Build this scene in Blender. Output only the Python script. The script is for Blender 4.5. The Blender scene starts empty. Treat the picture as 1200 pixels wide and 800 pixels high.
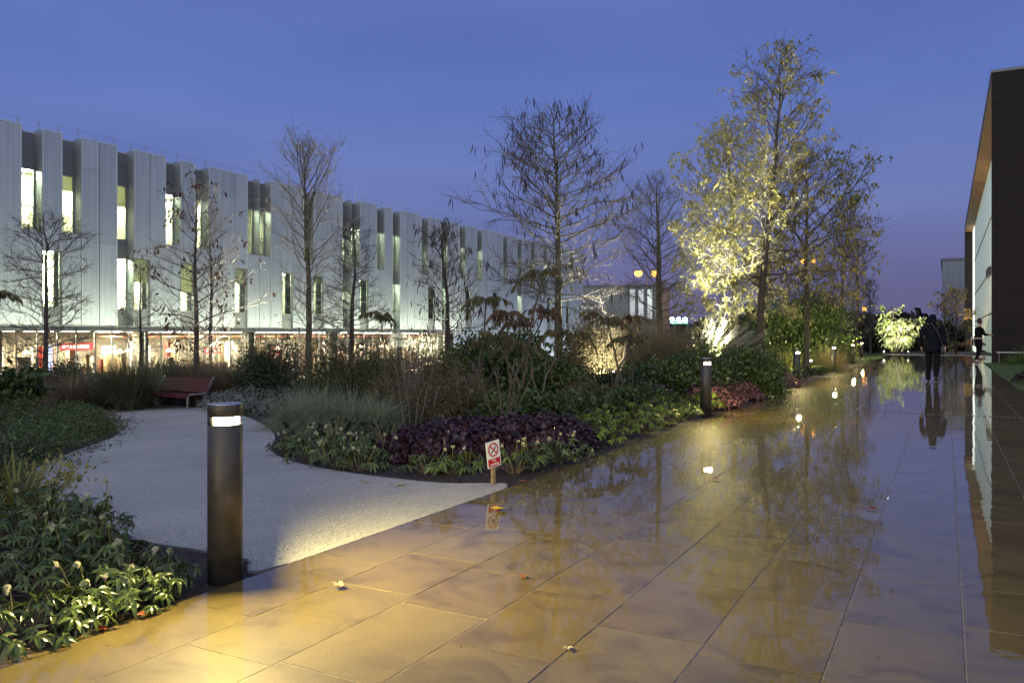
import bpy, bmesh, math, random
import numpy as np
from mathutils import Vector, Matrix

random.seed(7)
SC = bpy.context.scene
COL = SC.collection
R = math.radians
# ------------------------------------------------------------------ layout helpers
FPX, CX, HY, CAMH = 950.0, 600.0, 393.0, 1.2
YAW = math.atan(509.0 / FPX)
S_, C_ = math.sin(YAW), math.cos(YAW)

def gz(x, y=0.0):
    """height of the garden: level with the path, falling gently to the offices"""
    z = 0.0
    if x < -3.5:
        z = max((x + 3.5) * 0.045, -1.45)
    if y > 57 and x > -9:
        z -= 0.6
    return z

def P(px, zc):
    """plan position seen in column px at zc metres in front of the camera"""
    r = (px - CX) / FPX
    return ((C_ * r - S_) * zc, (S_ * r + C_) * zc)

def G(px, py):
    """point of the ground seen at a pixel"""
    lo, hi = 1.0, 300.0
    for _ in range(60):
        m = (lo + hi) / 2
        x, y = P(px, m)
        if CAMH - (py - HY) * m / FPX > gz(x, 0): lo = m
        else: hi = m
    x, y = P(px, lo)
    return x, y, lo

def top(py, zc):
    return CAMH + (HY - py) * zc / FPX

# ------------------------------------------------------------------ objects
def thing(name, label, cat, loc=(0, 0, 0), rz=0.0, group=None):
    o = bpy.data.objects.new(name, None)
    COL.objects.link(o)
    o.empty_display_size = 0.2
    o.location = loc
    o.rotation_euler = (0, 0, rz)
    tag(o, label, cat, group)
    return o

def tag(o, label, cat, group=None):
    o['label'] = label
    o['category'] = cat
    if group: o['group'] = group
    return o

def kind(o, k):
    o['kind'] = k
    return o

def link(name, me, mat, parent=None, smooth=False):
    if mat and not me.materials: me.materials.append(mat)
    if len(me.polygons):
        me.polygons.foreach_set('use_smooth', [bool(smooth)] * len(me.polygons))
    o = bpy.data.objects.new(name, me)
    COL.objects.link(o)
    if parent: o.parent = parent
    return o

def dup(root, loc, rz=0.0, sc=1.0, label=None, group=None):
    r = root.copy(); COL.objects.link(r)
    r.location = loc; r.rotation_euler = (0, 0, rz)
    r.scale = (sc, sc, sc) if not isinstance(sc, tuple) else sc
    if label: r['label'] = label
    if group: r['group'] = group
    for ch in list(root.children):
        c = ch.copy(); COL.objects.link(c); c.parent = r
        for g in list(ch.children):
            d = g.copy(); COL.objects.link(d); d.parent = c
    return r

class MB:
    """collects polygons, becomes one mesh"""
    def __init__(s, off=(0, 0, 0)):
        s.v, s.f, s.q, s.n, s.off = [], [], [], 0, np.array(off, float)
    def add(s, verts, faces):
        verts = np.asarray(verts, float).reshape(-1, 3)
        s.v.append(verts - s.off)
        n = s.n
        if isinstance(faces, np.ndarray):
            s.q.append(faces + n)
        else:
            s.f.extend([[i + n for i in f] for f in faces])
        s.n += len(verts)
        return s
    def box(s, x0, x1, y0, y1, z0, z1):
        v = [(x, y, z) for z in (z0, z1) for y in (y0, y1) for x in (x0, x1)]
        return s.add(v, [(0, 2, 3, 1), (4, 5, 7, 6), (0, 1, 5, 4), (2, 6, 7, 3), (0, 4, 6, 2), (1, 3, 7, 5)])
    def obox(s, c, ax, ay, az, hx, hy, hz):
        c = Vector(c); ax = Vector(ax).normalized() * hx; ay = Vector(ay).normalized() * hy; az = Vector(az).normalized() * hz
        v = [tuple(c + ax * i + ay * j + az * k) for k in (-1, 1) for j in (-1, 1) for i in (-1, 1)]
        return s.add(v, [(0, 2, 3, 1), (4, 5, 7, 6), (0, 1, 5, 4), (2, 6, 7, 3), (0, 4, 6, 2), (1, 3, 7, 5)])
    def tube(s, pts, rad, n=5, cap=True):
        pts = np.asarray(pts, float); m = len(pts)
        rad = np.broadcast_to(np.asarray(rad, float), (m,))
        d = np.gradient(pts, axis=0)
        d /= np.linalg.norm(d, axis=1)[:, None] + 1e-9
        ref = np.array((0., 0., 1.)) if abs(d[0, 2]) < 0.9 else np.array((1., 0., 0.))
        u = np.cross(d, ref); u /= np.linalg.norm(u, axis=1)[:, None] + 1e-9
        w = np.cross(d, u)
        a = np.arange(n) * 2 * math.pi / n
        ring = pts[:, None, :] + rad[:, None, None] * (np.cos(a)[None, :, None] * u[:, None, :] + np.sin(a)[None, :, None] * w[:, None, :])
        i = np.arange(m - 1)[:, None] * n; j = np.arange(n)[None, :]; k = (np.arange(n) + 1)[None, :] % n
        q = np.stack([i + j, i + k, i + n + k, i + n + j], -1).reshape(-1, 4)
        base = s.n
        s.add(ring.reshape(-1, 3), q)
        if cap:
            s.f.append([base + t for t in range(n)][::-1])
            s.f.append([base + (m - 1) * n + t for t in range(n)])
        return s
    def lathe(s, prof, n=24, a0=0, a1=2 * math.pi, c=(0, 0, 0)):
        full = abs(a1 - a0 - 2 * math.pi) < 1e-6
        na = n if full else n + 1
        A = [a0 + (a1 - a0) * i / n for i in range(na)]
        v = [(c[0] + r * math.cos(a), c[1] + r * math.sin(a), c[2] + z) for (r, z) in prof for a in A]
        f = []
        for i in range(len(prof) - 1):
            for j in range(n):
                k = (j + 1) % na
                f.append((i * na + j, i * na + k, (i + 1) * na + k, (i + 1) * na + j))
        return s.add(v, f)
    def strips(s, B, D, N, L, W, droop=0.0, prof=(0.1, 1, 0.0), fold=0.0, across=3):
        """many leaves or blades at once: B base, D direction, N normal"""
        B = np.asarray(B, float); n = len(B)
        if n == 0: return s
        D = D / (np.linalg.norm(D, axis=1)[:, None] + 1e-9)
        T = np.cross(D, N); T /= np.linalg.norm(T, axis=1)[:, None] + 1e-9
        N = np.cross(T, D)
        L = np.broadcast_to(np.asarray(L, float), (n,)); W = np.broadcast_to(np.asarray(W, float), (n,))
        droop = np.broadcast_to(np.asarray(droop, float), (n,))
        m = len(prof); out = []
        for i, p in enumerate(prof):
            t = i / (m - 1)
            c = B + D * (L * t)[:, None] - N * (droop * L * t * t)[:, None] - np.array((0, 0, 1.)) * (np.abs(droop) * 0.5 * L * t ** 2.5)[:, None]
            h = T * (W * 0.5 * max(p, 0.02))[:, None]
            e = N * (fold * W * p)[:, None]
            out += [c - h + e, c, c + h + e] if across == 3 else [c - h, c + h]
        V = np.stack(out, 1).reshape(-1, 3)
        k = across; q = []
        for i in range(m - 1):
            for j in range(k - 1):
                q.append((i * k + j, i * k + j + 1, (i + 1) * k + j + 1, (i + 1) * k + j))
        q = np.array(q)
        Q = (np.arange(n)[:, None, None] * (m * k) + q[None]).reshape(-1, 4)
        return s.add(V, Q)
    def mesh(s, name):
        me = bpy.data.meshes.new(name)
        V = np.concatenate(s.v) if s.v else np.zeros((0, 3))
        Q = np.concatenate(s.q).astype(np.int32) if s.q else np.zeros((0, 4), np.int32)
        tot = np.concatenate([np.full(len(Q), 4, np.int32), np.array([len(f) for f in s.f], np.int32)])
        vi = np.concatenate([Q.ravel(), np.array([a for f in s.f for a in f], np.int32)])
        me.vertices.add(len(V)); me.vertices.foreach_set('co', V.ravel())
        me.loops.add(len(vi)); me.polygons.add(len(tot))
        me.loops.foreach_set('vertex_index', vi)
        st = np.concatenate([[0], np.cumsum(tot)[:-1]]) if len(tot) else tot
        me.polygons.foreach_set('loop_start', st.astype(np.int32))
        me.update(calc_edges=True); me.validate()
        return me
    def build(s, name, mat, parent=None, smooth=False):
        return link(name, s.mesh(name), mat, parent, smooth)

# ------------------------------------------------------------------ materials
def nt(name):
    m = bpy.data.materials.new(name); m.use_nodes = True
    t = m.node_tree; b = t.nodes['Principled BSDF']
    return m, t, b

def nd(t, typ, **kw):
    n = t.nodes.new(typ)
    for k, v in kw.items():
        if k in n.inputs.keys(): n.inputs[k].default_value = v
        else: setattr(n, k, v)
    return n

def ramp(t, src, stops):
    r = t.nodes.new('ShaderNodeValToRGB')
    el = r.color_ramp.elements
    while len(el) < len(stops): el.new(0.5)
    for e, (p, c) in zip(el, stops):
        e.position = p; e.color = (*c, 1) if len(c) == 3 else c
    t.links.new(src, r.inputs[0])
    return r

def plain(name, col, rough=0.6, metal=0.0, vary=0.12, scale=6.0, bump=0.0, coat=0.0):
    m, t, b = nt(name)
    tc = nd(t, 'ShaderNodeTexCoord')
    n = nd(t, 'ShaderNodeTexNoise', Scale=scale, Detail=6.0)
    t.links.new(tc.outputs['Object'], n.inputs['Vector'])
    lo = tuple(c * (1 - vary) for c in col); hi = tuple(min(1, c * (1 + vary)) for c in col)
    r = ramp(t, n.outputs['Fac'], [(0.3, lo), (0.7, hi)])
    t.links.new(r.outputs[0], b.inputs['Base Color'])
    rr = ramp(t, n.outputs['Fac'], [(0.3, (rough * 0.85,) * 3), (0.7, (min(1, rough * 1.15),) * 3)])
    t.links.new(rr.outputs[0], b.inputs['Roughness'])
    b.inputs['Metallic'].default_value = metal
    b.inputs['Coat Weight'].default_value = coat
    if bump:
        bp = nd(t, 'ShaderNodeBump', Strength=bump, Distance=0.01)
        n2 = nd(t, 'ShaderNodeTexNoise', Scale=scale * 12, Detail=4.0)
        t.links.new(tc.outputs['Object'], n2.inputs['Vector'])
        t.links.new(n2.outputs['Fac'], bp.inputs['Height'])
        t.links.new(bp.outputs[0], b.inputs['Normal'])
    return m

def glow(name, col, strength):
    m, t, b = nt(name)
    b.inputs['Base Color'].default_value = (*col, 1)
    b.inputs['Emission Color'].default_value = (*col, 1)
    b.inputs['Emission Strength'].default_value = strength
    return m

def leafm(name, cols, rough=0.45, transl=0.3, spec=0.4):
    m, t, b = nt(name)
    g = nd(t, 'ShaderNodeNewGeometry')
    k = len(cols)
    r = ramp(t, g.outputs['Random Per Island'], [(i / max(1, k - 1), c) for i, c in enumerate(cols)])
    t.links.new(r.outputs[0], b.inputs['Base Color'])
    b.inputs['Roughness'].default_value = rough
    b.inputs['Specular IOR Level'].default_value = spec
    tr = nd(t, 'ShaderNodeBsdfTranslucent')
    t.links.new(r.outputs[0], tr.inputs['Color'])
    mx = nd(t, 'ShaderNodeMixShader'); mx.inputs[0].default_value = transl
    t.links.new(b.outputs[0], mx.inputs[1]); t.links.new(tr.outputs[0], mx.inputs[2])
    t.links.new(mx.outputs[0], t.nodes['Material Output'].inputs['Surface'])
    return m

def glassm(name, tint=(0.9, 0.97, 0.93), refl=0.9):
    m, t, b = nt(name)
    t.nodes.remove(b)
    tr = nd(t, 'ShaderNodeBsdfTransparent'); tr.inputs[0].default_value = (*tint, 1)
    gl = nd(t, 'ShaderNodeBsdfGlossy'); gl.inputs['Roughness'].default_value = 0.02
    fr = nd(t, 'ShaderNodeFresnel', IOR=1.45)
    mu = nd(t, 'ShaderNodeMath', operation='MULTIPLY'); mu.inputs[1].default_value = refl
    t.links.new(fr.outputs[0], mu.inputs[0])
    mx = nd(t, 'ShaderNodeMixShader')
    t.links.new(mu.outputs[0], mx.inputs[0]); t.links.new(tr.outputs[0], mx.inputs[1]); t.links.new(gl.outputs[0], mx.inputs[2])
    t.links.new(mx.outputs[0], t.nodes['Material Output'].inputs['Surface'])
    return m

def paving_mat():
    m, t, b = nt('wet_sandstone')
    tc = nd(t, 'ShaderNodeTexCoord'); g = nd(t, 'ShaderNodeNewGeometry')
    base = ramp(t, g.outputs['Random Per Island'], [(0, (0.1201, 0.0869, 0.0330)), (0.35, (0.1360, 0.1024, 0.0359)), (0.6, (0.1264, 0.0956, 0.0345)), (0.85, (0.1467, 0.1120, 0.0403)), (1, (0.1220, 0.0951, 0.0403))])
    # sedimentary banding, shifted for every slab
    off = nd(t, 'ShaderNodeVectorMath', operation='MULTIPLY_ADD')
    cmb = nd(t, 'ShaderNodeCombineXYZ')
    for i in range(3): t.links.new(g.outputs['Random Per Island'], cmb.inputs[i])
    t.links.new(cmb.outputs[0], off.inputs[0]); off.inputs[1].default_value = (37, 53, 11)
    t.links.new(tc.outputs['Object'], off.inputs[2])
    n1 = nd(t, 'ShaderNodeTexNoise', Scale=2.6, Detail=7.0, Distortion=1.6); t.links.new(off.outputs[0], n1.inputs['Vector'])
    r1 = ramp(t, n1.outputs['Fac'], [(0.32, (0.62, 0.58, 0.55)), (0.5, (1, 1, 1)), (0.72, (1.22, 1.2, 1.15))])
    mul = nd(t, 'ShaderNodeMix', data_type='RGBA', blend_type='MULTIPLY'); mul.inputs[0].default_value = 0.85
    t.links.new(base.outputs[0], mul.inputs[6]); t.links.new(r1.outputs[0], mul.inputs[7])
    n2 = nd(t, 'ShaderNodeTexNoise', Scale=90.0, Detail=4.0); t.links.new(tc.outputs['Object'], n2.inputs['Vector'])
    r2 = ramp(t, n2.outputs['Fac'], [(0.3, (0.8, 0.8, 0.8)), (0.7, (1.15, 1.15, 1.15))])
    mul2 = nd(t, 'ShaderNodeMix', data_type='RGBA', blend_type='MULTIPLY'); mul2.inputs[0].default_value = 0.7
    t.links.new(mul.outputs[2], mul2.inputs[6]); t.links.new(r2.outputs[0], mul2.inputs[7])
    t.links.new(mul2.outputs[2], b.inputs['Base Color'])
    b.inputs['Roughness'].default_value = 0.55
    b.inputs['Specular IOR Level'].default_value = 0.08
    # water film: standing water here, thin damp film there
    n3 = nd(t, 'ShaderNodeTexNoise', Scale=0.55, Detail=4.0, Roughness=0.55); t.links.new(tc.outputs['Object'], n3.inputs['Vector'])
    r3 = ramp(t, n3.outputs['Fac'], [(0.44, (0.004,) * 3), (0.58, (0.013,) * 3), (0.78, (0.07,) * 3)])
    b.inputs['Coat Weight'].default_value = 1.0
    b.inputs['Coat IOR'].default_value = 1.42
    rv_ = nd(t, 'ShaderNodeMapRange'); rv_.inputs['To Min'].default_value = 0.45; rv_.inputs['To Max'].default_value = 1.5
    t.links.new(g.outputs['Random Per Island'], rv_.inputs['Value'])
    rm_ = nd(t, 'ShaderNodeMath', operation='MULTIPLY'); t.links.new(r3.outputs[0], rm_.inputs[0]); t.links.new(rv_.outputs[0], rm_.inputs[1])
    t.links.new(rm_.outputs[0], b.inputs['Coat Roughness'])
    # grit and dirt left in the damp places
    n6 = nd(t, 'ShaderNodeTexNoise', Scale=240.0, Detail=2.0); t.links.new(tc.outputs['Object'], n6.inputs['Vector'])
    r6 = ramp(t, n6.outputs['Fac'], [(0.30, (0.45, 0.42, 0.4)), (0.40, (1, 1, 1)), (0.68, (1, 1, 1)), (0.76, (1.5, 1.45, 1.35))])
    mul3 = nd(t, 'ShaderNodeMix', data_type='RGBA', blend_type='MULTIPLY'); mul3.inputs[0].default_value = 0.8
    t.links.new(mul2.outputs[2], mul3.inputs[6]); t.links.new(r6.outputs[0], mul3.inputs[7]); t.links.new(mul3.outputs[2], b.inputs['Base Color'])
    n4 = nd(t, 'ShaderNodeTexNoise', Scale=5.0, Detail=3.0); t.links.new(tc.outputs['Object'], n4.inputs['Vector'])
    n5 = nd(t, 'ShaderNodeTexNoise', Scale=70.0, Detail=3.0); t.links.new(tc.outputs['Object'], n5.inputs['Vector'])
    bp = nd(t, 'ShaderNodeBump', Strength=0.065, Distance=0.012); t.links.new(n4.outputs['Fac'], bp.inputs['Height'])
    bs = nd(t, 'ShaderNodeMath', operation='MULTIPLY'); bs.inputs[1].default_value = 0.35
    t.links.new(r3.outputs[0], bs.inputs[0])
    bp2 = nd(t, 'ShaderNodeBump', Distance=0.004); t.links.new(n5.outputs['Fac'], bp2.inputs['Height'])
    t.links.new(bs.outputs[0], bp2.inputs['Strength']); t.links.new(bp.outputs[0], bp2.inputs['Normal'])
    t.links.new(bp2.outputs[0], b.inputs['Coat Normal'])
    bp3 = nd(t, 'ShaderNodeBump', Strength=0.35, Distance=0.004); t.links.new(n1.outputs['Fac'], bp3.inputs['Height'])
    t.links.new(bp3.outputs[0], b.inputs['Normal'])
    return m

def resin_mat():
    m, t, b = nt('resin_bound_gravel')
    tc = nd(t, 'ShaderNodeTexCoord')
    v = nd(t, 'ShaderNodeTexVoronoi', Scale=150.0); t.links.new(tc.outputs['Object'], v.inputs['Vector'])
    sep = nd(t, 'ShaderNodeSeparateColor'); t.links.new(v.outputs['Color'], sep.inputs[0])
    r = ramp(t, sep.outputs[0], [(0.0, (0.17, 0.165, 0.15)), (0.15, (0.29, 0.285, 0.26)), (0.5, (0.415, 0.405, 0.37)), (0.8, (0.51, 0.50, 0.455)), (1.0, (0.62, 0.61, 0.56))])
    n = nd(t, 'ShaderNodeTexNoise', Scale=0.9, Detail=5.0); t.links.new(tc.outputs['Object'], n.inputs['Vector'])
    rr = ramp(t, n.outputs['Fac'], [(0.3, (0.8, 0.8, 0.8)), (0.7, (1.08, 1.07, 1.05))])
    mul = nd(t, 'ShaderNodeMix', data_type='RGBA', blend_type='MULTIPLY'); mul.inputs[0].default_value = 1.0
    t.links.new(r.outputs[0], mul.inputs[6]); t.links.new(rr.outputs[0], mul.inputs[7])
    t.links.new(mul.outputs[2], b.inputs['Base Color'])
    b.inputs['Roughness'].default_value = 0.6
    bp = nd(t, 'ShaderNodeBump', Strength=0.6, Distance=0.004); t.links.new(v.outputs['Distance'], bp.inputs['Height'])
    t.links.new(bp.outputs[0], b.inputs['Normal'])
    return m

def soil_mat():
    m, t, b = nt('bark_soil')
    tc = nd(t, 'ShaderNodeTexCoord')
    n = nd(t, 'ShaderNodeTexNoise', Scale=26.0, Detail=8.0, Roughness=0.7); t.links.new(tc.outputs['Object'], n.inputs['Vector'])
    r = ramp(t, n.outputs['Fac'], [(0.3, (0.012, 0.008, 0.006)), (0.55, (0.035, 0.024, 0.017)), (0.75, (0.075, 0.05, 0.033))])
    t.links.new(r.outputs[0], b.inputs['Base Color'])
    b.inputs['Roughness'].default_value = 0.75
    bp = nd(t, 'ShaderNodeBump', Strength=1.0, Distance=0.03); t.links.new(n.outputs['Fac'], bp.inputs['Height'])
    t.links.new(bp.outputs[0], b.inputs['Normal'])
    return m

def ribbed(name, col, rough, metal, axis, freq, depth=0.5, emis=None):
    """corrugated or planked sheet: ribs along one axis by bump and tone"""
    m, t, b = nt(name)
    tc = nd(t, 'ShaderNodeTexCoord')
    w = nd(t, 'ShaderNodeTexWave', wave_type='BANDS', bands_direction=axis, Scale=freq, Distortion=0.0)
    t.links.new(tc.outputs['Object'], w.inputs['Vector'])
    n = nd(t, 'ShaderNodeTexNoise', Scale=3.0, Detail=6.0); t.links.new(tc.outputs['Object'], n.inputs['Vector'])
    r = ramp(t, n.outputs['Fac'], [(0.3, tuple(c * 0.8 for c in col)), (0.7, tuple(min(1, c * 1.15) for c in col))])
    t.links.new(r.outputs[0], b.inputs['Base Color'])
    b.inputs['Roughness'].default_value = rough; b.inputs['Metallic'].default_value = metal
    bp = nd(t, 'ShaderNodeBump', Strength=depth, Distance=0.05); t.links.new(w.outputs['Fac'], bp.inputs['Height'])
    t.links.new(bp.outputs[0], b.inputs['Normal'])
    if emis:
        er = ramp(t, w.outputs['Fac'], [(0.0, tuple(c * 0.72 for c in emis[0])), (0.35, emis[0]), (1.0, tuple(min(1, c * 1.06) for c in emis[0]))])
        t.links.new(er.outputs[0], b.inputs['Emission Color']); b.inputs['Emission Strength'].default_value = emis[1]
    return m

M = {}
M['paving'] = paving_mat(); M['resin'] = resin_mat(); M['soil'] = soil_mat()
M['joint'] = plain('joint_mortar', (0.27, 0.23, 0.16), 0.2, vary=0.3, scale=20)
M['kerb'] = plain('pale_kerb_stone', (0.4, 0.38, 0.33), 0.4, vary=0.2, scale=12)
M['lawn'] = plain('lawn_turf', (0.05, 0.085, 0.02), 0.8, vary=0.4, scale=30, bump=0.6)
M['bronze'] = plain('dark_bronze_metal', (0.085, 0.077, 0.062), 0.46, 0.45, vary=0.3, scale=14, bump=0.03)
def clad_mat():
    m, t, b = nt('pale_metal_cladding')
    tc = nd(t, 'ShaderNodeTexCoord'); g = nd(t, 'ShaderNodeNewGeometry')
    mp = nd(t, 'ShaderNodeMapping'); mp.inputs['Scale'].default_value = (7, 7, 0.22); t.links.new(tc.outputs['Object'], mp.inputs[0])
    n = nd(t, 'ShaderNodeTexNoise', Scale=1.0, Detail=6.0); t.links.new(mp.outputs[0], n.inputs['Vector'])
    r = ramp(t, n.outputs['Fac'], [(0.3, (0.40, 0.43, 0.47)), (0.55, (0.48, 0.515, 0.56)), (0.75, (0.51, 0.545, 0.59))])
    pi = ramp(t, g.outputs['Random Per Island'], [(0, (0.88, 0.88, 0.89)), (1, (1.06, 1.06, 1.05))])
    mu = nd(t, 'ShaderNodeMix', data_type='RGBA', blend_type='MULTIPLY'); mu.inputs[0].default_value = 1.0
    t.links.new(r.outputs[0], mu.inputs[6]); t.links.new(pi.outputs[0], mu.inputs[7]); t.links.new(mu.outputs[2], b.inputs['Base Color'])
    b.inputs['Metallic'].default_value = 0.3; b.inputs['Roughness'].default_value = 0.42
    return m
M['clad'] = clad_mat()
M['trim'] = plain('grey_metal_joint_trim', (0.62, 0.64, 0.65), 0.4, 0.4, vary=0.05)
M['cladjoint'] = plain('bright_metal_trim', (0.66, 0.68, 0.68), 0.35, 0.5, vary=0.05)
M['spandrel'] = plain('grey_spandrel_panel', (0.19, 0.20, 0.21), 0.4, 0.2, vary=0.06)
M['reveal'] = plain('grey_metal_reveal', (0.29, 0.31, 0.32), 0.4, 0.35, vary=0.06)
M['fascia'] = plain('grey_metal_fascia', (0.2, 0.2, 0.2), 0.5, 0.3, vary=0.08)
M['inner'] = plain('building_inner_lining', (0.06, 0.06, 0.06), 0.8)
M['glass'] = glassm('clear_glazing'); M['glass_gf'] = glassm('shopfront_glazing', (0.93, 0.95, 0.9), 0.7)
M['winframe'] = plain('window_frame_metal', (0.3, 0.31, 0.3), 0.4, 0.4)
M['office_wall'] = plain('office_interior_wall', (0.70, 0.68, 0.54), 0.8, vary=0.3, scale=0.5)
M['office_ceiling'] = plain('office_ceiling', (0.7, 0.68, 0.58), 0.8)
M['cafe_wall'] = plain('cafe_timber_wall', (0.74, 0.66, 0.50), 0.6, vary=0.3, scale=0.55)
M['cafe_floor'] = plain('cafe_floor', (0.35, 0.25, 0.15), 0.4)
M['column'] = plain('concrete_column', (0.42, 0.37, 0.28), 0.7, vary=0.2)
M['blind'] = leafm('pale_roller_blind', [(0.7, 0.68, 0.52), (0.7, 0.68, 0.52)], 0.8, 0.6)
M['troffer'] = glow('office_ceiling_light', (0.97, 1.0, 0.72), 135.0)
M['cafelight'] = glow('cafe_ceiling_light', (1.0, 0.91, 0.74), 300.0)
M['pendant'] = glow('cafe_pendant_glow', (1.0, 0.86, 0.6), 14.0)
M['neon'] = glow('red_neon', (1.0, 0.12, 0.12), 1.5)
M['neontext'] = glow('pale_pink_neon', (1.0, 0.55, 0.5), 5.0)
M['orangestrip'] = glow('orange_led', (1.0, 0.25, 0.12), 1.6)
M['bluescreen'] = glow('blue_display_screen', (0.55, 0.62, 1.0), 2.2)
M['darkbrick'] = plain('dark_brown_cladding', (0.020, 0.014, 0.012), 0.6, vary=0.3, scale=2.5, bump=0.3)
M['darkbrick'].node_tree.nodes['Principled BSDF'].inputs['Specular IOR Level'].default_value = 0.2
M['soffit'] = ribbed('timber_soffit', (0.30, 0.16, 0.06), 0.5, 0, 'Y', 1.2, 0.35)
M['channel'] = ribbed('backlit_channel_glass', (0.42, 0.47, 0.42), 0.35, 0, 'Y', 0.9, 0.4, ((0.70, 0.86, 0.64), 0.34))
M['brightstrip'] = glow('bright_entrance_light', (0.93, 1.0, 0.85), 1.6)
M['corrug'] = ribbed('corrugated_grey_sheet', (0.30, 0.32, 0.34), 0.45, 0.3, 'X', 1.1, 0.9)
M['louvre'] = ribbed('grey_louvre_sheet', (0.30, 0.31, 0.26), 0.5, 0.2, 'X', 1.4, 0.9)
M['brick'] = plain('buff_brick', (0.34, 0.22, 0.16), 0.8, vary=0.3, scale=9, bump=0.4)
M['benchwood'] = plain('red_brown_bench_timber', (0.085, 0.012, 0.012), 0.6, vary=0.35, scale=9, bump=0.1)
M['steel'] = plain('satin_steel', (0.55, 0.55, 0.52), 0.35, 0.8, vary=0.1)
M['galv'] = plain('galvanised_post', (0.25, 0.25, 0.25), 0.5, 0.6)
M['signwhite'] = plain('white_sign_plate', (0.72, 0.72, 0.69), 0.35, vary=0.06)
M['signred'] = plain('sign_red', (0.42, 0.015, 0.02), 0.4, vary=0.08)
M['signblack'] = plain('sign_black', (0.02, 0.02, 0.02), 0.4)
M['stake'] = plain('weathered_stake', (0.24, 0.17, 0.10), 0.8, vary=0.35, scale=18, bump=0.4)
M['bark'] = plain('dark_tree_bark', (0.060, 0.048, 0.034), 0.75, vary=0.45, scale=14, bump=0.6)
M['barkgreen'] = plain('mossy_tree_bark', (0.10, 0.088, 0.045), 0.75, vary=0.45, scale=12, bump=0.6)
M['twig'] = plain('grey_brown_twig', (0.11, 0.092, 0.07), 0.7, vary=0.3)
M['twigpale'] = plain('pale_grey_twig', (0.26, 0.24, 0.19), 0.7, vary=0.3)
M['stem'] = plain('tan_stem', (0.115, 0.09, 0.055), 0.75, vary=0.4, scale=12)
M['pod'] = leafm('dark_seed_pod', [(0.018, 0.008, 0.008), (0.03, 0.012, 0.01), (0.045, 0.02, 0.016)], 0.5, 0.05)
M['leafyellow'] = leafm('yellow_autumn_leaf', [(0.228, 0.217, 0.089), (0.311, 0.296, 0.122), (0.374, 0.356, 0.146), (0.462, 0.415, 0.171), (0.572, 0.514, 0.211), (0.572, 0.514, 0.211)], 0.5, 0.4)
M['leafolive'] = leafm('olive_autumn_leaf', [(0.173, 0.158, 0.048), (0.236, 0.216, 0.066), (0.284, 0.259, 0.079), (0.351, 0.302, 0.092), (0.434, 0.374, 0.114), (0.467, 0.402, 0.122)], 0.5, 0.4)
M['leafbrown'] = leafm('brown_dead_leaf', [(0.06, 0.025, 0.018), (0.09, 0.04, 0.025), (0.05, 0.02, 0.018)], 0.6, 0.2)
M['leafbright'] = leafm('pale_green_magnolia_leaf', [(0.25, 0.30, 0.09), (0.34, 0.38, 0.16), (0.20, 0.25, 0.06), (0.46, 0.48, 0.32)], 0.35, 0.4)
M['g_dark'] = leafm('dark_evergreen_leaf', [(0.016, 0.024, 0.008), (0.027, 0.041, 0.014), (0.032, 0.049, 0.017), (0.040, 0.057, 0.019), (0.049, 0.071, 0.024), (0.066, 0.095, 0.032)], 0.27, 0.15)
M['g_yew'] = leafm('olive_yew_leaf', [(0.034, 0.038, 0.012), (0.056, 0.063, 0.020), (0.067, 0.076, 0.024), (0.083, 0.088, 0.028), (0.103, 0.109, 0.034), (0.139, 0.147, 0.046)], 0.27, 0.15)
M['g_mid'] = leafm('mid_green_leaf', [(0.036, 0.057, 0.014), (0.061, 0.095, 0.023), (0.073, 0.114, 0.027), (0.090, 0.133, 0.032), (0.111, 0.164, 0.039), (0.150, 0.221, 0.053)], 0.27, 0.25)
M['g_deep'] = leafm('deep_green_leaf', [(0.026, 0.042, 0.011), (0.044, 0.071, 0.019), (0.053, 0.085, 0.023), (0.065, 0.099, 0.026), (0.081, 0.123, 0.033), (0.109, 0.165, 0.044)], 0.27, 0.2)
M['g_bright'] = leafm('fresh_green_leaf', [(0.050, 0.072, 0.009), (0.108, 0.155, 0.019), (0.129, 0.186, 0.023), (0.160, 0.217, 0.027), (0.198, 0.269, 0.034), (0.259, 0.352, 0.044)], 0.22, 0.3)
M['g_brown'] = leafm('small_brown_leaf', [(0.058, 0.048, 0.022), (0.097, 0.081, 0.037), (0.117, 0.097, 0.044), (0.144, 0.113, 0.052), (0.179, 0.140, 0.064), (0.275, 0.216, 0.098)], 0.6, 0.2)
M['g_silver'] = leafm('silver_grey_leaf', [(0.196, 0.224, 0.182), (0.266, 0.294, 0.238), (0.154, 0.182, 0.140)], 0.6, 0.2)
M['purple'] = leafm('dark_purple_leaf', [(0.020, 0.010, 0.013), (0.030, 0.016, 0.020), (0.036, 0.019, 0.024), (0.045, 0.022, 0.028), (0.055, 0.027, 0.035), (0.077, 0.037, 0.048)], 0.27, 0.1)
M['rosy'] = leafm('rosy_brown_leaf', [(0.062, 0.029, 0.024), (0.103, 0.048, 0.041), (0.124, 0.058, 0.049), (0.154, 0.067, 0.057), (0.190, 0.083, 0.071), (0.219, 0.096, 0.082)], 0.4, 0.15)
M['hell'] = leafm('hellebore_leaf', [(0.035, 0.053, 0.012), (0.058, 0.088, 0.021), (0.070, 0.106, 0.025), (0.086, 0.123, 0.029), (0.107, 0.153, 0.036), (0.131, 0.188, 0.044)], 0.24, 0.2, 0.5)
M['petal'] = leafm('cream_petal', [(0.50, 0.54, 0.28), (0.60, 0.58, 0.38), (0.44, 0.50, 0.20), (0.64, 0.56, 0.44)], 0.5, 0.35)
M['sumac'] = leafm('sumac_leaf', [(0.09, 0.11, 0.03), (0.13, 0.07, 0.03), (0.12, 0.13, 0.035), (0.10, 0.10, 0.03)], 0.45, 0.3)
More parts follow.
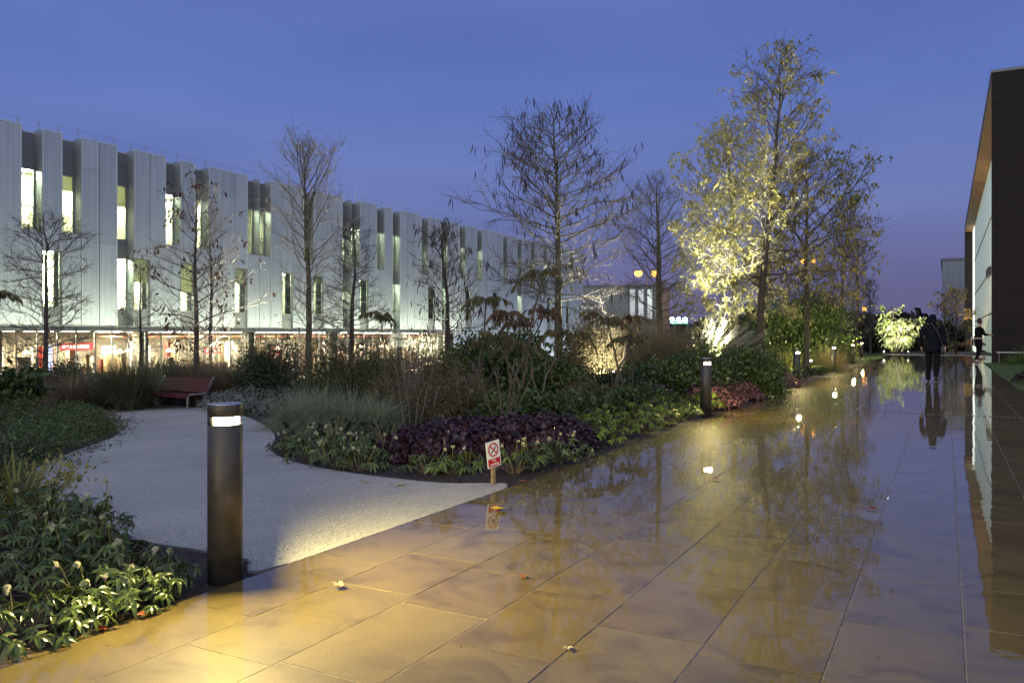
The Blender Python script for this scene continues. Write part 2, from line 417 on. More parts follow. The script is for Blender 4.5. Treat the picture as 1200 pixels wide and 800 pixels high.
M['sumacred'] = leafm('reddening_sumac_leaf', [(0.16, 0.06, 0.035), (0.12, 0.10, 0.035), (0.20, 0.09, 0.04)], 0.45, 0.3)
M['feather'] = leafm('feather_grass_blade', [(0.127, 0.153, 0.084), (0.191, 0.230, 0.126), (0.229, 0.276, 0.152), (0.283, 0.322, 0.177), (0.350, 0.398, 0.219), (0.431, 0.490, 0.270)], 0.6, 0.3)
M['grassdark'] = leafm('dark_grass_blade', [(0.061, 0.064, 0.031), (0.091, 0.096, 0.046), (0.110, 0.115, 0.055), (0.136, 0.134, 0.064), (0.168, 0.166, 0.080), (0.220, 0.218, 0.104)], 0.6, 0.3)
M['grasstan'] = leafm('tan_grass_blade', [(0.27, 0.21, 0.11), (0.34, 0.28, 0.15), (0.20, 0.17, 0.08)], 0.6, 0.35)
M['grassbrown'] = leafm('brown_grass_blade', [(0.107, 0.084, 0.051), (0.160, 0.126, 0.076), (0.192, 0.151, 0.092), (0.237, 0.176, 0.107), (0.294, 0.218, 0.133), (0.384, 0.286, 0.173)], 0.65, 0.3)
M['grasslime'] = leafm('lime_grass_blade', [(0.208, 0.221, 0.052), (0.286, 0.273, 0.078), (0.143, 0.169, 0.039)], 0.55, 0.35)
M['plume'] = leafm('pale_plume', [(0.58, 0.53, 0.43), (0.66, 0.6, 0.5), (0.5, 0.45, 0.36)], 0.8, 0.4)
M['turf'] = leafm('turf_blade', [(0.06, 0.11, 0.02), (0.09, 0.15, 0.03), (0.12, 0.17, 0.04)], 0.5, 0.35)
M['wood_far'] = leafm('far_wood_leaf', [(0.018, 0.015, 0.012), (0.03, 0.024, 0.018), (0.022, 0.024, 0.014)], 0.7, 0.1)
M['fallyellow'] = leafm('fallen_yellow_leaf', [(0.55, 0.36, 0.04), (0.55, 0.36, 0.04)], 0.35, 0.2)
M['fallpale'] = leafm('fallen_pale_leaf', [(0.5, 0.42, 0.24), (0.5, 0.42, 0.24)], 0.4, 0.2)
M['fallrust'] = leafm('fallen_rust_leaf', [(0.32, 0.08, 0.02), (0.32, 0.08, 0.02)], 0.4, 0.2)
M['bollardglow'] = glow('bollard_lens_glow', (1.0, 0.84, 0.56), 40.0)
M['sodium'] = glow('sodium_lamp_glow', (1.0, 0.42, 0.08), 4.0)
M['floodglow'] = glow('white_flood_glow', (0.75, 1.0, 0.88), 30.0)
M['spotlens'] = glow('spotlight_lens_glow', (1.0, 0.95, 0.75), 25.0)
M['skin'] = plain('skin', (0.45, 0.28, 0.2), 0.5, vary=0.06)
M['hair'] = plain('dark_hair', (0.015, 0.011, 0.009), 0.5)
M['navy'] = plain('navy_coat_cloth', (0.008, 0.010, 0.018), 0.95, vary=0.2, scale=20, bump=0.3)
M['blackcloth'] = plain('black_cloth', (0.009, 0.009, 0.011), 0.95, vary=0.2, scale=20)
for q in ('navy', 'blackcloth'): M[q].node_tree.nodes['Principled BSDF'].inputs['Specular IOR Level'].default_value = 0.08
M['shoe'] = plain('shoe_leather', (0.03, 0.025, 0.022), 0.4)
M['paleshoe'] = plain('pale_trainer', (0.5, 0.48, 0.45), 0.5)
M['belt'] = plain('pale_waistband', (0.5, 0.46, 0.4), 0.7)
M['teal'] = plain('teal_folder', (0.1, 0.32, 0.27), 0.5)
M['bag'] = plain('dark_grey_bag', (0.03, 0.031, 0.036), 0.5, vary=0.2)
M['terracotta'] = plain('rust_red_canvas', (0.34, 0.09, 0.045), 0.7, vary=0.15)
M['fencewood'] = plain('brown_fence_timber', (0.20, 0.10, 0.045), 0.8, vary=0.3)
M['grate'] = plain('dark_iron_grate', (0.06, 0.058, 0.055), 0.45, 0.7, vary=0.2, scale=30)

# ------------------------------------------------------------------ world, sun, camera
W = bpy.data.worlds.new('World'); SC.world = W; W.use_nodes = True
wt = W.node_tree; bg = wt.nodes['Background']
SUN_EL, SUN_ROT = -2.0, 205.0      # the sun has just set, behind the photographer
sky = wt.nodes.new('ShaderNodeTexSky'); sky.sky_type = 'NISHITA'; sky.sun_disc = False
sky.sun_elevation = R(SUN_EL); sky.sun_rotation = R(SUN_ROT); sky.air_density = 1.0; sky.dust_density = 1.0; sky.ozone_density = 2.0
wtc = wt.nodes.new('ShaderNodeTexCoord')
sep = wt.nodes.new('ShaderNodeSeparateXYZ'); wt.links.new(wtc.outputs['Generated'], sep.inputs[0])
# the sky's colour by height above the horizon: mauve haze low down, clear blue above
cr = wt.nodes.new('ShaderNodeValToRGB'); wt.links.new(sep.outputs[2], cr.inputs[0])
els = cr.color_ramp.elements
stops = [(0.0, (0.120, 0.115, 0.22)), (0.05, (0.138, 0.138, 0.285)), (0.15, (0.138, 0.188, 0.45)), (0.27, (0.114, 0.180, 0.50)), (0.38, (0.106, 0.165, 0.47)), (0.55, (0.08, 0.11, 0.31)), (1.0, (0.06, 0.08, 0.22))]
while len(els) < len(stops): els.new(0.5)
for e, (p, c) in zip(els, stops): e.position = p; e.color = (*c, 1)
# thin cloud streaks
mp = wt.nodes.new('ShaderNodeMapping'); mp.inputs['Scale'].default_value = (1.0, 1.0, 4.5)
wt.links.new(wtc.outputs['Generated'], mp.inputs[0])
cn = wt.nodes.new('ShaderNodeTexNoise'); cn.inputs['Scale'].default_value = 2.4; cn.inputs['Detail'].default_value = 6.0
wt.links.new(mp.outputs[0], cn.inputs[0])
cc = ramp(wt, cn.outputs['Fac'], [(0.3, (0.87, 0.88, 0.91)), (0.72, (1.15, 1.11, 1.05))])
mul = wt.nodes.new('ShaderNodeMix'); mul.data_type = 'RGBA'; mul.blend_type = 'MULTIPLY'; mul.inputs[0].default_value = 1.0
wt.links.new(cr.outputs[0], mul.inputs[6]); wt.links.new(cc.outputs[0], mul.inputs[7])
# twilight glow from the sky texture, strongest behind the photographer
ad = wt.nodes.new('ShaderNodeMix'); ad.data_type = 'RGBA'; ad.blend_type = 'ADD'; ad.inputs[0].default_value = 1.0
sk = wt.nodes.new('ShaderNodeVectorMath'); sk.operation = 'SCALE'; sk.inputs['Scale'].default_value = 0.10
wt.links.new(sky.outputs[0], sk.inputs[0])
wt.links.new(mul.outputs[2], ad.inputs[6]); wt.links.new(sk.outputs[0], ad.inputs[7])
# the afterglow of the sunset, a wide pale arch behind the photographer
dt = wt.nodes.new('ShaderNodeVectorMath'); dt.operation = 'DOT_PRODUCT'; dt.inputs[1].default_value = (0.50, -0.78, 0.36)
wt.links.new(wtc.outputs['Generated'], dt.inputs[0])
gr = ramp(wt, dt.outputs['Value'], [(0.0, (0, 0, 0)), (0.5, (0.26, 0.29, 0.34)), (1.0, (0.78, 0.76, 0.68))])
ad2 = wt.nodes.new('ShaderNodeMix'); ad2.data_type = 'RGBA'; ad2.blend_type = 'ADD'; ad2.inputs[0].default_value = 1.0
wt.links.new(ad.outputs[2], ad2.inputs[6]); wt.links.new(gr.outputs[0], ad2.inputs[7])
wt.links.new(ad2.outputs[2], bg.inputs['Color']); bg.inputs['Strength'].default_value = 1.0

sl = bpy.data.lights.new('sun', 'SUN'); sl.energy = 0.25; sl.angle = R(40); sl.color = (0.85, 0.88, 1.0)
so = bpy.data.objects.new('sun', sl); COL.objects.link(so); so.rotation_euler = (R(58), 0, R(20))

cam = bpy.data.cameras.new('camera'); co = bpy.data.objects.new('camera', cam); COL.objects.link(co)
cam.sensor_width = 36; cam.lens = FPX / 1200 * 36; cam.shift_y = -(400 - HY) / 1200
cam.clip_start = 0.05; cam.clip_end = 3000
co.location = (0, 0, CAMH); co.rotation_euler = (R(90), 0, YAW)
SC.camera = co
SC.view_settings.view_transform = 'Standard'; SC.view_settings.look = 'None'
SC.view_settings.exposure = 0.0; SC.view_settings.gamma = 1.0
SC.render.engine = 'CYCLES'
SC.cycles.use_denoising = True
try: SC.cycles.denoiser = 'OPENIMAGEDENOISE'
except Exception: pass
SC.cycles.max_bounces = 8; SC.cycles.transparent_max_bounces = 12; SC.cycles.diffuse_bounces = 3; SC.cycles.glossy_bounces = 4
SC.cycles.sample_clamp_indirect = 4.0; SC.cycles.sample_clamp_direct = 0.0
SC.cycles.caustics_reflective = False; SC.cycles.caustics_refractive = False

def lamp(name, typ, loc, energy, col, parent=None, aim=None, **kw):
    l = bpy.data.lights.new(name, typ); l.energy = energy; l.color = col
    for k, v in kw.items(): setattr(l, k, v)
    o = bpy.data.objects.new(name, l); COL.objects.link(o)
    o.location = loc
    if aim is not None:
        d = Vector(aim) - Vector(loc); o.rotation_euler = d.to_track_quat('-Z', 'Y').to_euler()
    if parent:
        o.parent = parent
        o.location = Vector(loc) - parent.location
    return o
# ------------------------------------------------------------------ ground and paths
rng = np.random.default_rng(11)
PX0, PX1, PY0, PY1 = -3.054, 1.396, -7.0, 55.8
ROW = 0.445

def terrain():
    xs = sorted(set([-900, -400, -200, -120, -80, -60] + list(np.arange(-45, -3.4, 1.5)) + [-35.7, -3.5, -3.2, -3.07, -3.05, 1.39, 1.41, 3, 6, 10, 16, 25, 40, 70, 120, 250, 500, 900]))
    ys = sorted(set([-200, -60, -20, -7] + list(np.arange(-6, 56, 2.0)) + [55.7, 55.9, 57, 57.2, 60, 70, 85, 110, 150, 220, 350, 600, 1200]))
    v = []; f = []
    for y in ys:
        for x in xs:
            v.append((x, y, gz(x, y) - (0.12 if (-3.06 < x < 1.40 and y < 55.8) else 0.012)))
    n = len(xs)
    for j in range(len(ys) - 1):
        for i in range(n - 1):
            f.append((j * n + i, j * n + i + 1, (j + 1) * n + i + 1, (j + 1) * n + i))
    o = MB().add(v, f).build('ground', M['soil']); kind(o, 'structure')
terrain()

def paving():
    mb = MB(); g = 0.0018
    for k in range(10):
        x0 = PX0 + k * ROW; x1 = x0 + ROW
        y = PY0 - rng.uniform(0, 0.6)
        while y < PY1:
            L = float(rng.choice([0.6, 0.75, 0.75, 0.9, 0.9, 1.05]))
            y0, y1 = max(y, PY0), min(y + L, PY1)
            if y1 - y0 > 0.05:
                tx, ty = np.clip(rng.normal(0, 0.0009, 2), -0.0014, 0.0014); dz = float(np.clip(rng.normal(0, 0.0003), -0.0004, 0.0004))
                cx, cy = (x0 + x1) / 2, (y0 + y1) / 2
                def P3(a, b, z): return (a, b, z + dz + (a - cx) * tx + (b - cy) * ty)
                a0, a1, b0, b1 = x0 + g, x1 - g, y0 + g, y1 - g; e = 0.0022
                vv = [P3(a0 + e, b0 + e, 0), P3(a1 - e, b0 + e, 0), P3(a1 - e, b1 - e, 0), P3(a0 + e, b1 - e, 0),
                      P3(a0, b0, -0.0015), P3(a1, b0, -0.0015), P3(a1, b1, -0.0015), P3(a0, b1, -0.0015),
                      P3(a0, b0, -0.05), P3(a1, b0, -0.05), P3(a1, b1, -0.05), P3(a0, b1, -0.05)]
                mb.add(vv, [(0, 1, 2, 3), (4, 5, 1, 0), (5, 6, 2, 1), (6, 7, 3, 2), (7, 4, 0, 3), (8, 9, 5, 4), (9, 10, 6, 5), (10, 11, 7, 6), (11, 8, 4, 7)])
            y += L
    o = mb.build('paved_path', M['paving']); kind(o, 'structure')
    j = MB().add([(PX0, PY0, -0.0019), (PX1, PY0, -0.0019), (PX1, PY1, -0.0019), (PX0, PY1, -0.0019)], [(0, 1, 2, 3)]).build('joint_bed', M['joint'])
    j.parent = o
    MBk = MB().box(PX0 - 0.5, 3.2, PY1, PY1 + 0.3, -0.5, 0.035)
    kk = MBk.build('kerb', M['kerb']); kind(kk, 'structure')
    # wide landing in front of the dark building
    l = MB().box(PX1 + 0.004, 2.55, 41.2, PY1, -0.4, 0.0).build('landing', M['paving']); kind(l, 'structure')
paving()

def slot_drain():
    off = ((PX0 + PX1) / 2, 13.9, 0)
    t = thing('slot_drain', 'narrow slotted drain crossing the wet paved path', 'drain', off)
    mb = MB(off)
    x = PX0 + 0.03; mb = MB(off)
    while x < PX1 - 0.03:
        for y in (13.85, 13.95): mb.box(x - 0.02, x + 0.02, y - 0.012, y + 0.012, -0.002, 0.0022)
        x += 0.075
    mb.build('grate', M['inner'], t)
slot_drain()

def smooth_poly(pts, n=6):
    out = []
    m = len(pts)
    for i in range(m):
        p0, p1, p2, p3 = (np.array(pts[(i + k) % m]) for k in (-1, 0, 1, 2))
        for j in range(n):
            t = j / n
            out.append(0.5 * ((2 * p1) + (-p0 + p2) * t + (2 * p0 - 5 * p1 + 4 * p2 - p3) * t * t + (-p0 + 3 * p1 - 3 * p2 + p3) * t ** 3))
    return out

def resin_path():
    px = [(595, 571.5), (520, 566), (420, 555), (345, 541), (318, 527), (322, 510), (306, 496), (282, 486), (246, 478.5), (205, 475.5), (165, 478), (130, 481), (98, 483.5),
          (70, 484), (66, 487), (104, 488.5), (122, 491.5), (137, 501), (134, 511), (110, 520), (60, 539), (30, 559), (28, 580), (60, 604), (137, 628), (247, 646), (290, 655), (342, 661.5)]
    w = [G(a, b)[:2] for a, b in px]
    w[0] = (PX0 - 0.004, w[0][1]); w[-1] = (PX0 - 0.004, w[-1][1])
    core = smooth_poly(w, 5)
    # straight edge along the paving between the last and the first corner
    k = len(w) - 1
    core = core[:k * 5 + 1]
    bm = bmesh.new()
    f = bm.faces.new([bm.verts.new((p[0], p[1], 0)) for p in core])
    bmesh.ops.triangulate(bm, faces=[f])
    for xx in (-3.5, -6, -9, -12):
        bmesh.ops.bisect_plane(bm, geom=bm.verts[:] + bm.edges[:] + bm.faces[:], plane_co=(xx, 0, 0), plane_no=(1, 0, 0))
    for v in bm.verts: v.co.z = gz(v.co.x) - 0.001
    r = bmesh.ops.extrude_face_region(bm, geom=bm.faces[:])
    for e in r['geom']:
        if isinstance(e, bmesh.types.BMVert): e.co.z -= 0.06
    bmesh.ops.recalc_face_normals(bm, faces=bm.faces[:])
    me = bpy.data.meshes.new('gravel_path'); bm.to_mesh(me); bm.free()
    o = link('gravel_path', me, M['resin']); kind(o, 'structure')
    ed = MB(); C = [Vector((p[0], p[1], gz(p[0]))) for p in core]
    for i in range(len(C) - 1):
        d = (C[i + 1] - C[i])
        if d.length < 1e-4: continue
        ed.obox((C[i] + C[i + 1]) / 2 - Vector((0, 0, 0.009)), d, d.cross(Vector((0, 0, 1))), (0, 0, 1), d.length / 2 + 0.003, 0.005, 0.012 + 0.0004 * (i % 2))
    e = ed.build('path_edging', M['galv']); kind(e, 'structure')
    return core
RESIN = resin_path()

def in_poly(x, y, poly):
    c = False; n = len(poly); j = n - 1
    for i in range(n):
        if (poly[i][1] > y) != (poly[j][1] > y) and x < (poly[j][0] - poly[i][0]) * (y - poly[i][1]) / (poly[j][1] - poly[i][1] + 1e-12) + poly[i][0]: c = not c
        j = i
    return c

def bark_mulch():
    n = 15000
    x = rng.uniform(-9.5, -3.07, n); y = rng.uniform(-1.0, 11, n)
    ok = np.array([not in_poly(a, b, RESIN) for a, b in zip(x, y)])
    x, y = x[ok], y[ok]; n = len(x)
    B = np.stack([x, y, np.array([gz(a) for a in x]) - 0.018], 1)
    a = rng.uniform(0, 6.28, n)
    D = np.stack([np.cos(a), np.sin(a), rng.normal(0.15, 0.25, n)], 1)
    N = np.stack([rng.normal(0, 0.3, n), rng.normal(0, 0.3, n), np.ones(n)], 1)
    o = MB().strips(B, D, N, rng.uniform(0.015, 0.06, n), rng.uniform(0.008, 0.02, n), 0, (0.6, 1, 0.5)).build('bark_mulch', leafm('mulch_chip', [(0.04, 0.025, 0.016), (0.08, 0.05, 0.03), (0.14, 0.09, 0.055), (0.025, 0.016, 0.012)], 0.6, 0.0))
    kind(o, 'stuff')
bark_mulch()

def path_litter():
    g = np.random.default_rng(55); B = []
    m = len(RESIN)
    for i in range(900):
        k = g.integers(0, m - 1); f = g.random()
        x = RESIN[k][0] * (1 - f) + RESIN[k + 1][0] * f + g.normal(0, 0.22); y = RESIN[k][1] * (1 - f) + RESIN[k + 1][1] * f + g.normal(0, 0.22)
        if in_poly(x, y, RESIN): B.append((x, y, gz(x) + 0.001))
    for i in range(500):
        x = g.uniform(PX0, PX1); y = g.uniform(1.5, 25)
        if g.random() < 0.5: x = PX0 + abs(g.normal(0, 0.12))
        B.append((x, y, 0.0015))
    n = len(B); a = g.uniform(0, 6.28, n)
    D = np.stack([np.cos(a), np.sin(a), g.normal(0.05, 0.12, n)], 1); N = np.stack([g.normal(0, 0.2, n), g.normal(0, 0.2, n), np.ones(n)], 1)
    o = MB().strips(np.array(B), D, N, g.uniform(0.004, 0.022, n), g.uniform(0.003, 0.009, n), 0, (0.6, 1, 0.5)).build('leaf_litter', leafm('litter_scrap', [(0.05, 0.03, 0.018), (0.10, 0.055, 0.03), (0.16, 0.11, 0.05), (0.03, 0.022, 0.016)], 0.5, 0.0))
    kind(o, 'stuff')
path_litter()

def lawn(name, poly, z, nblade, h, region):
    o = MB().add([(a, b, z) for a, b in poly], [tuple(range(len(poly)))]).build(name, M['lawn']); kind(o, 'structure')
    x0, x1, y0, y1 = region
    x = rng.uniform(x0, x1, nblade); y = rng.uniform(y0, y1, nblade)
    ok = np.array([in_poly(a, b, poly) for a, b in zip(x, y)]); x, y = x[ok], y[ok]; n = len(x)
    B = np.stack([x, y, np.full(n, z)], 1)
    D = np.stack([rng.normal(0, 0.35, n), rng.normal(0, 0.35, n), np.ones(n)], 1)
    N = np.stack([rng.normal(0, 1, n), rng.normal(0, 1, n), np.zeros(n) + 0.05], 1)
    g = MB().strips(B, D, N, rng.uniform(0.5, 1.2, n) * h, 0.012, 0.4, (1, 0.7, 0.1), 0, 2).build('turf_grass', M['turf']); kind(g, 'stuff')
lawn('lawn', [(PX1 + 0.01, 20.5), (9, 20.5), (9, 41), (PX1 + 0.01, 41)], 0.004, 14000, 0.06, (1.4, 9, 20.5, 41))
lawn('far_lawn', [(-8.5, 37.5), (PX0 - 0.02, 37.5), (PX0 - 0.02, 56), (-8.5, 56)], 0.0, 9000, 0.08, (-8.5, -3.0, 37.5, 56))

# ------------------------------------------------------------------ the long office building
XF = -35.0
def yfac(px):
    r = (px - CX) / FPX
    zc = 35.0 / (S_ - C_ * r)
    return (S_ * r + C_) * zc
MOD = 0.912; Y0F = 20.73
def kof(px): return int(round((yfac(px) - Y0F) / MOD))
K0, K1 = -14, 67
ZB, ZT, GZ = 1.67, 10.22, -1.45
UP = [26, 73.5, 138, 194.5, 229.5, 290, 305.2, 356, 402, 412.5, 442, 460, 494, 517, 538, 558.5, 589, 606, 621.5, 636, 650, 666.5]
LOW = [51, 138, 157, 212, 276, 332, 368, 402, 422, 460, 502, 517, 546, 577, 606, 639, 662]
upk = {kof(p) for p in UP} | {-4, -7, -11}; lowk = {kof(p) for p in LOW} | {-3, -8, -9}
KGF = kof(532)
B0 = (XF, (Y0F + K1 * MOD + Y0F + K0 * MOD) / 2, GZ)

def office():
    t = thing('office_building', 'long pale metal clad office building with tall slot windows and lit ground floor', 'building', B0)
    Y = lambda k: Y0F + k * MOD
    def zbot(k): return ZB if k < KGF else GZ
    upW, loW = (5.85, 8.53), (2.45, 4.98)
    inner = MB(B0)
    run = None
    def close(run):
        if run is None: return
        b = run.build('cladding_bay', M['clad'], t)
        if trim.n: trim.build('joint_trim', M['trim'], b)
        trim.__init__(B0)
    trim = MB(B0)
    for k in range(K0, K1):
        y0, y1 = Y(k), Y(k + 1)
        iu, il = k in upk, k in lowk
        zb = zbot(k)
        if not iu:
            if run is None: run = MB(B0)
            cuts = [zb, 5.52, ZT]
            if il: cuts = [4.98, 5.52, ZT]
            if k % 3 == 0 and not il: cuts = [zb, 5.52, 8.9, ZT]
            for a, b in zip(cuts[:-1], cuts[1:]):
                run.box(XF - 0.08, XF, y0 + 0.020, y1 - 0.020, a + 0.006, b - 0.006)
            for yj, on in ((y0 + 0.03, (k - 1) in upk), (y1 - 0.03, (k + 1) in upk)):
                if on: trim.box(XF + 0.001, XF + 0.03, yj - 0.028, yj + 0.028, cuts[0] + 0.01, ZT - 0.01)
            if il:
                if zb < ZB: run.box(XF - 0.08, XF, y0 + 0.020, y1 - 0.020, zb, ZB - 0.006)
            wz = [(loW, 'l')] if il else []
        else:
            close(run); run = None
            full = il
            if not full:
                run2 = MB(B0)
                run2.box(XF - 0.08, XF, y0 + 0.020, y1 - 0.020, zb, 5.82)
                run2.build('cladding_bay', M['clad'], t)
            wz = [(upW, 'u')] + ([(loW, 'l')] if full else [])
        # inner lining between windows
        zs = sorted([w[0] for w in wz]); z = zb
        for a, b in zs:
            inner.box(XF - 0.68, XF - 0.60, y0, y1, z, a); z = b
        inner.box(XF - 0.68, XF - 0.60, y0, y1, z, ZT - 0.3)
        # recess lining and windows
        segs = []
        if iu: segs.append((5.82 if not il else ZB, ZT - 0.12, 0.55))
        elif il: segs.append((ZB, 4.98, 0.14))
        for a, b, d in segs:
            rv = MB(B0)
            rv.box(XF - d, XF - 0.001, y0 + 0.0006, y0 + 0.02, a, b + 0.12 * iu)
            rv.box(XF - d, XF - 0.001, y1 - 0.02, y1 - 0.0006, a, b + 0.12 * iu)
            if not (il and iu): rv.box(XF - d, XF - 0.002, y0 + 0.021, y1 - 0.021, a - 0.03, a)
            rv.build('reveal', M['reveal'], t)
            z = a
            for w in zs:
                if w[0] < a - 0.2 or w[1] > b + 0.2: continue
                if w[0] - z > 0.05: MB(B0).box(XF - d, XF - d + 0.04, y0 + 0.021, y1 - 0.021, z, w[0] - 0.002).build('spandrel_panel', M['spandrel'], t)
                z = w[1]
            if b - z > 0.05: MB(B0).box(XF - d, XF - d + 0.04, y0 + 0.021, y1 - 0.021, z + 0.002, b).build('spandrel_panel', M['spandrel'], t)
            for w in zs:
                if w[0] < a - 0.2 or w[1] > b + 0.2: continue
                fr = MB(B0); x0, x1 = XF - d - 0.02, XF - d + 0.05
                ya, yb = y0 + 0.024, y1 - 0.024
                fr.box(x0, x1, ya, ya + 0.05, w[0], w[1]); fr.box(x0, x1, yb - 0.05, yb, w[0], w[1])
                fr.box(x0, x1, ya + 0.05, yb - 0.05, w[0], w[0] + 0.05); fr.box(x0, x1, ya + 0.05, yb - 0.05, w[1] - 0.05, w[1])
                if (k * 7) % 5 < 2: fr.box(x0, x1, ya + 0.05, yb - 0.05, w[0] + 1.0, w[0] + 1.05)
                f = fr.build('window', M['winframe'], t)
                MB(B0).box(XF - d + 0.012, XF - d + 0.018, ya + 0.05, yb - 0.05, w[0] + 0.05, w[1] - 0.05).build('pane', M['glass'], f)
                if (k * 13 + int(w[0])) % 7 in (0, 3):
                    hh = 0.5 + ((k * 31) % 10) / 9.0
                    MB(B0).box(XF - d - 0.06, XF - d - 0.05, ya, yb, w[1] - hh, w[1]).build('blind', M['blind'], f)
    close(run)
    inner.build('inner_wall', M['inner'], t)
    # bright edge trim on top of the cladding, roof, end wall
    tr = MB(B0)
    for k in range(K0, K1):
        if k in upk: tr.box(XF - 0.60, XF - 0.5, Y(k) + 0.03, Y(k + 1) - 0.03, ZT - 0.12, ZT - 0.07)
        else: tr.box(XF - 0.1, XF + 0.015, Y(k) + 0.0, Y(k + 1) - 0.0, ZT, ZT + 0.07)
    tr.build('parapet_trim', M['cladjoint'], t)
    MB(B0).box(XF - 14, XF - 0.61, Y(K0), Y(K1), ZT - 0.29, ZT - 0.1).build('roof', M['fascia'], t)
    ew = MB(B0); ew.box(XF - 14, XF - 0.09, Y(K1), Y(K1) + 0.1, GZ, ZT); ew.box(XF - 14, XF - 0.09, Y(K0) - 0.1, Y(K0), GZ, ZT); ew.box(XF - 14.1, XF - 14, Y(K0), Y(K1), GZ, ZT)
    ew.build('end_wall', M['clad'], t)
    rl = MB(B0)
    k = K0
    while k <= K1:
        rl.box(XF - 0.3, XF - 0.26, Y(k) - 0.018, Y(k) + 0.018, ZT - 0.1, ZT + 0.42); k += 1
    for zz in (0.40,): rl.box(XF - 0.285, XF - 0.275, Y(K0), Y(K1), ZT + zz - 0.006, ZT + zz + 0.006)
    rl.build('roof_rail', M['steel'], t)
    MB(B0).tube([(XF - 2, yfac(443), ZT - 0.2), (XF - 2, yfac(443), ZT + 1.6)], 0.012, 4).build('lightning_rod', M['steel'], t)
    # fascia over the ground floor
    MB(B0).box(XF - 0.62, XF + 0.10, Y(K0), Y(KGF), 1.38, ZB - 0.01).build('fascia', M['fascia'], t)
    # upper rooms
    rm = MB(B0)
    rm.box(XF - 4.2, XF - 4.1, Y(K0), Y(K1), ZB, 9.0)
    rm.build('room_wall', M['office_wall'], t)
    rc = MB(B0)
    rc.box(XF - 6.9, XF - 0.69, Y(K0), Y(K1), 9.0, 9.1); rc.box(XF - 6.9, XF - 0.69, Y(K0), Y(K1), 5.2, 5.5); rc.box(XF - 6.9, XF - 0.69, Y(K0), Y(K1), 1.4, ZB)
    rc.build('floor_slab', M['office_ceiling'], t)
    for zz in (8.96, 5.16):
        tf = MB(B0)
        for k in range(K0, K1, 3):
            if (k * 5 + int(zz)) % 11 == 0: continue
            tf.box(XF - 3.6, XF - 1.2, Y(k) + 0.7, Y(k) + (1.4 if zz > 6 else 2.5), zz, zz + 0.03)
        tf.build('ceiling_light', M['troffer'], t)
    # shelves and boxes seen through the windows
    fu = MB(B0)
    for k in sorted(upk | lowk):
        for zf in ((5.5,) if k in upk else ()) + ((ZB,) if k in lowk else ()):
            for q in range(3):
                yy = Y(k) + rng.uniform(0.3, 4.5); hh = rng.uniform(0.7, 1.6); x = XF - rng.uniform(2.0, 4.0)
                fu.box(x - 0.35, x, yy, yy + rng.uniform(0.5, 1.2), zf, zf + hh)
    fu.build('furniture', M['cafe_wall'], t)
    # ground floor: mullions, panes, columns, lit cafe behind
    for k in range(K0, KGF):
        if k >= -8:
            mu = MB(B0).box(XF - 0.40, XF - 0.33, Y(k) - 0.03, Y(k) + 0.03, GZ, 1.38).build('mullion', M['steel'], t)
            MB(B0).box(XF - 0.37, XF - 0.36, Y(k) + 0.031, Y(k + 1) - 0.031, GZ + 0.1, 1.37).build('glazing_pane', M['glass_gf'], t)
    for k in range(-9, KGF, 8):
        MB(B0).box(XF - 1.5, XF - 0.95, Y(k) + 0.1, Y(k) + 0.65, GZ, 1.4).build('column', M['column'], t)
    MB(B0).box(XF - 9, XF - 8.9, Y(K0), Y(KGF), GZ, 1.4).build('cafe_wall', M['cafe_wall'], t)
    MB(B0).box(XF - 8.9, XF - 0.36, Y(KGF) - 0.1, Y(KGF), GZ, 1.38).build('cafe_end_wall', M['office_wall'], t)
    MB(B0).box(XF - 8.9, XF - 0.2, Y(K0), Y(KGF), GZ, GZ + 0.03).build('cafe_floor', M['cafe_floor'], t)
    cl = MB(B0)
    for k in range(-8, KGF, 2):
        cl.box(XF - 3.9, XF - 2.0, Y(k) + 0.6, Y(k) + 0.9, 1.386, 1.389)
    cl.build('cafe_ceiling_light', M['cafelight'], t)
    for k in range(2, KGF - 2, 2):
        p = MB(B0); x = XF - 1.6 - (k % 3) * 0.9
        p.lathe([(0.01, 0.16), (0.17, 0.02), (0.16, -0.02), (0.01, -0.03)], 10, c=(x, Y(k) + 0.4, 0.35))
        p.build('pendant_lamp', M['pendant'], t)
    MB(B0).box(XF - 2.62, XF - 2.6, Y(6), Y(KGF - 1), 1.12, 1.18).build('led_strip', M['orangestrip'], t)
    # counters, tables, people-high clutter
    fu = MB(B0)
    for k in range(-8, KGF):
        for q in range(5):
            x = XF - rng.uniform(1.0, 7.5); yy = Y(k) + rng.uniform(0, 0.9); w = rng.uniform(0.1, 0.6)
            fu.box(x - w, x, yy, yy + w, GZ + 0.03, GZ + rng.choice([0.75, 0.75, 0.9, 1.1, 1.5, 1.7, 2.1, 2.3]))
    fu.build('cafe_furniture', leafm('cafe_furniture', [(0.6, 0.55, 0.45), (0.25, 0.13, 0.06), (0.7, 0.68, 0.6), (0.35, 0.05, 0.03), (0.1, 0.09, 0.08), (0.5, 0.36, 0.2), (0.75, 0.72, 0.65)], 0.5, 0.0), t)
    MB(B0).box(XF - 1.2, XF - 1.16, yfac(71), yfac(80), GZ + 0.9, 0.75).build('display_screen', M['bluescreen'], t)
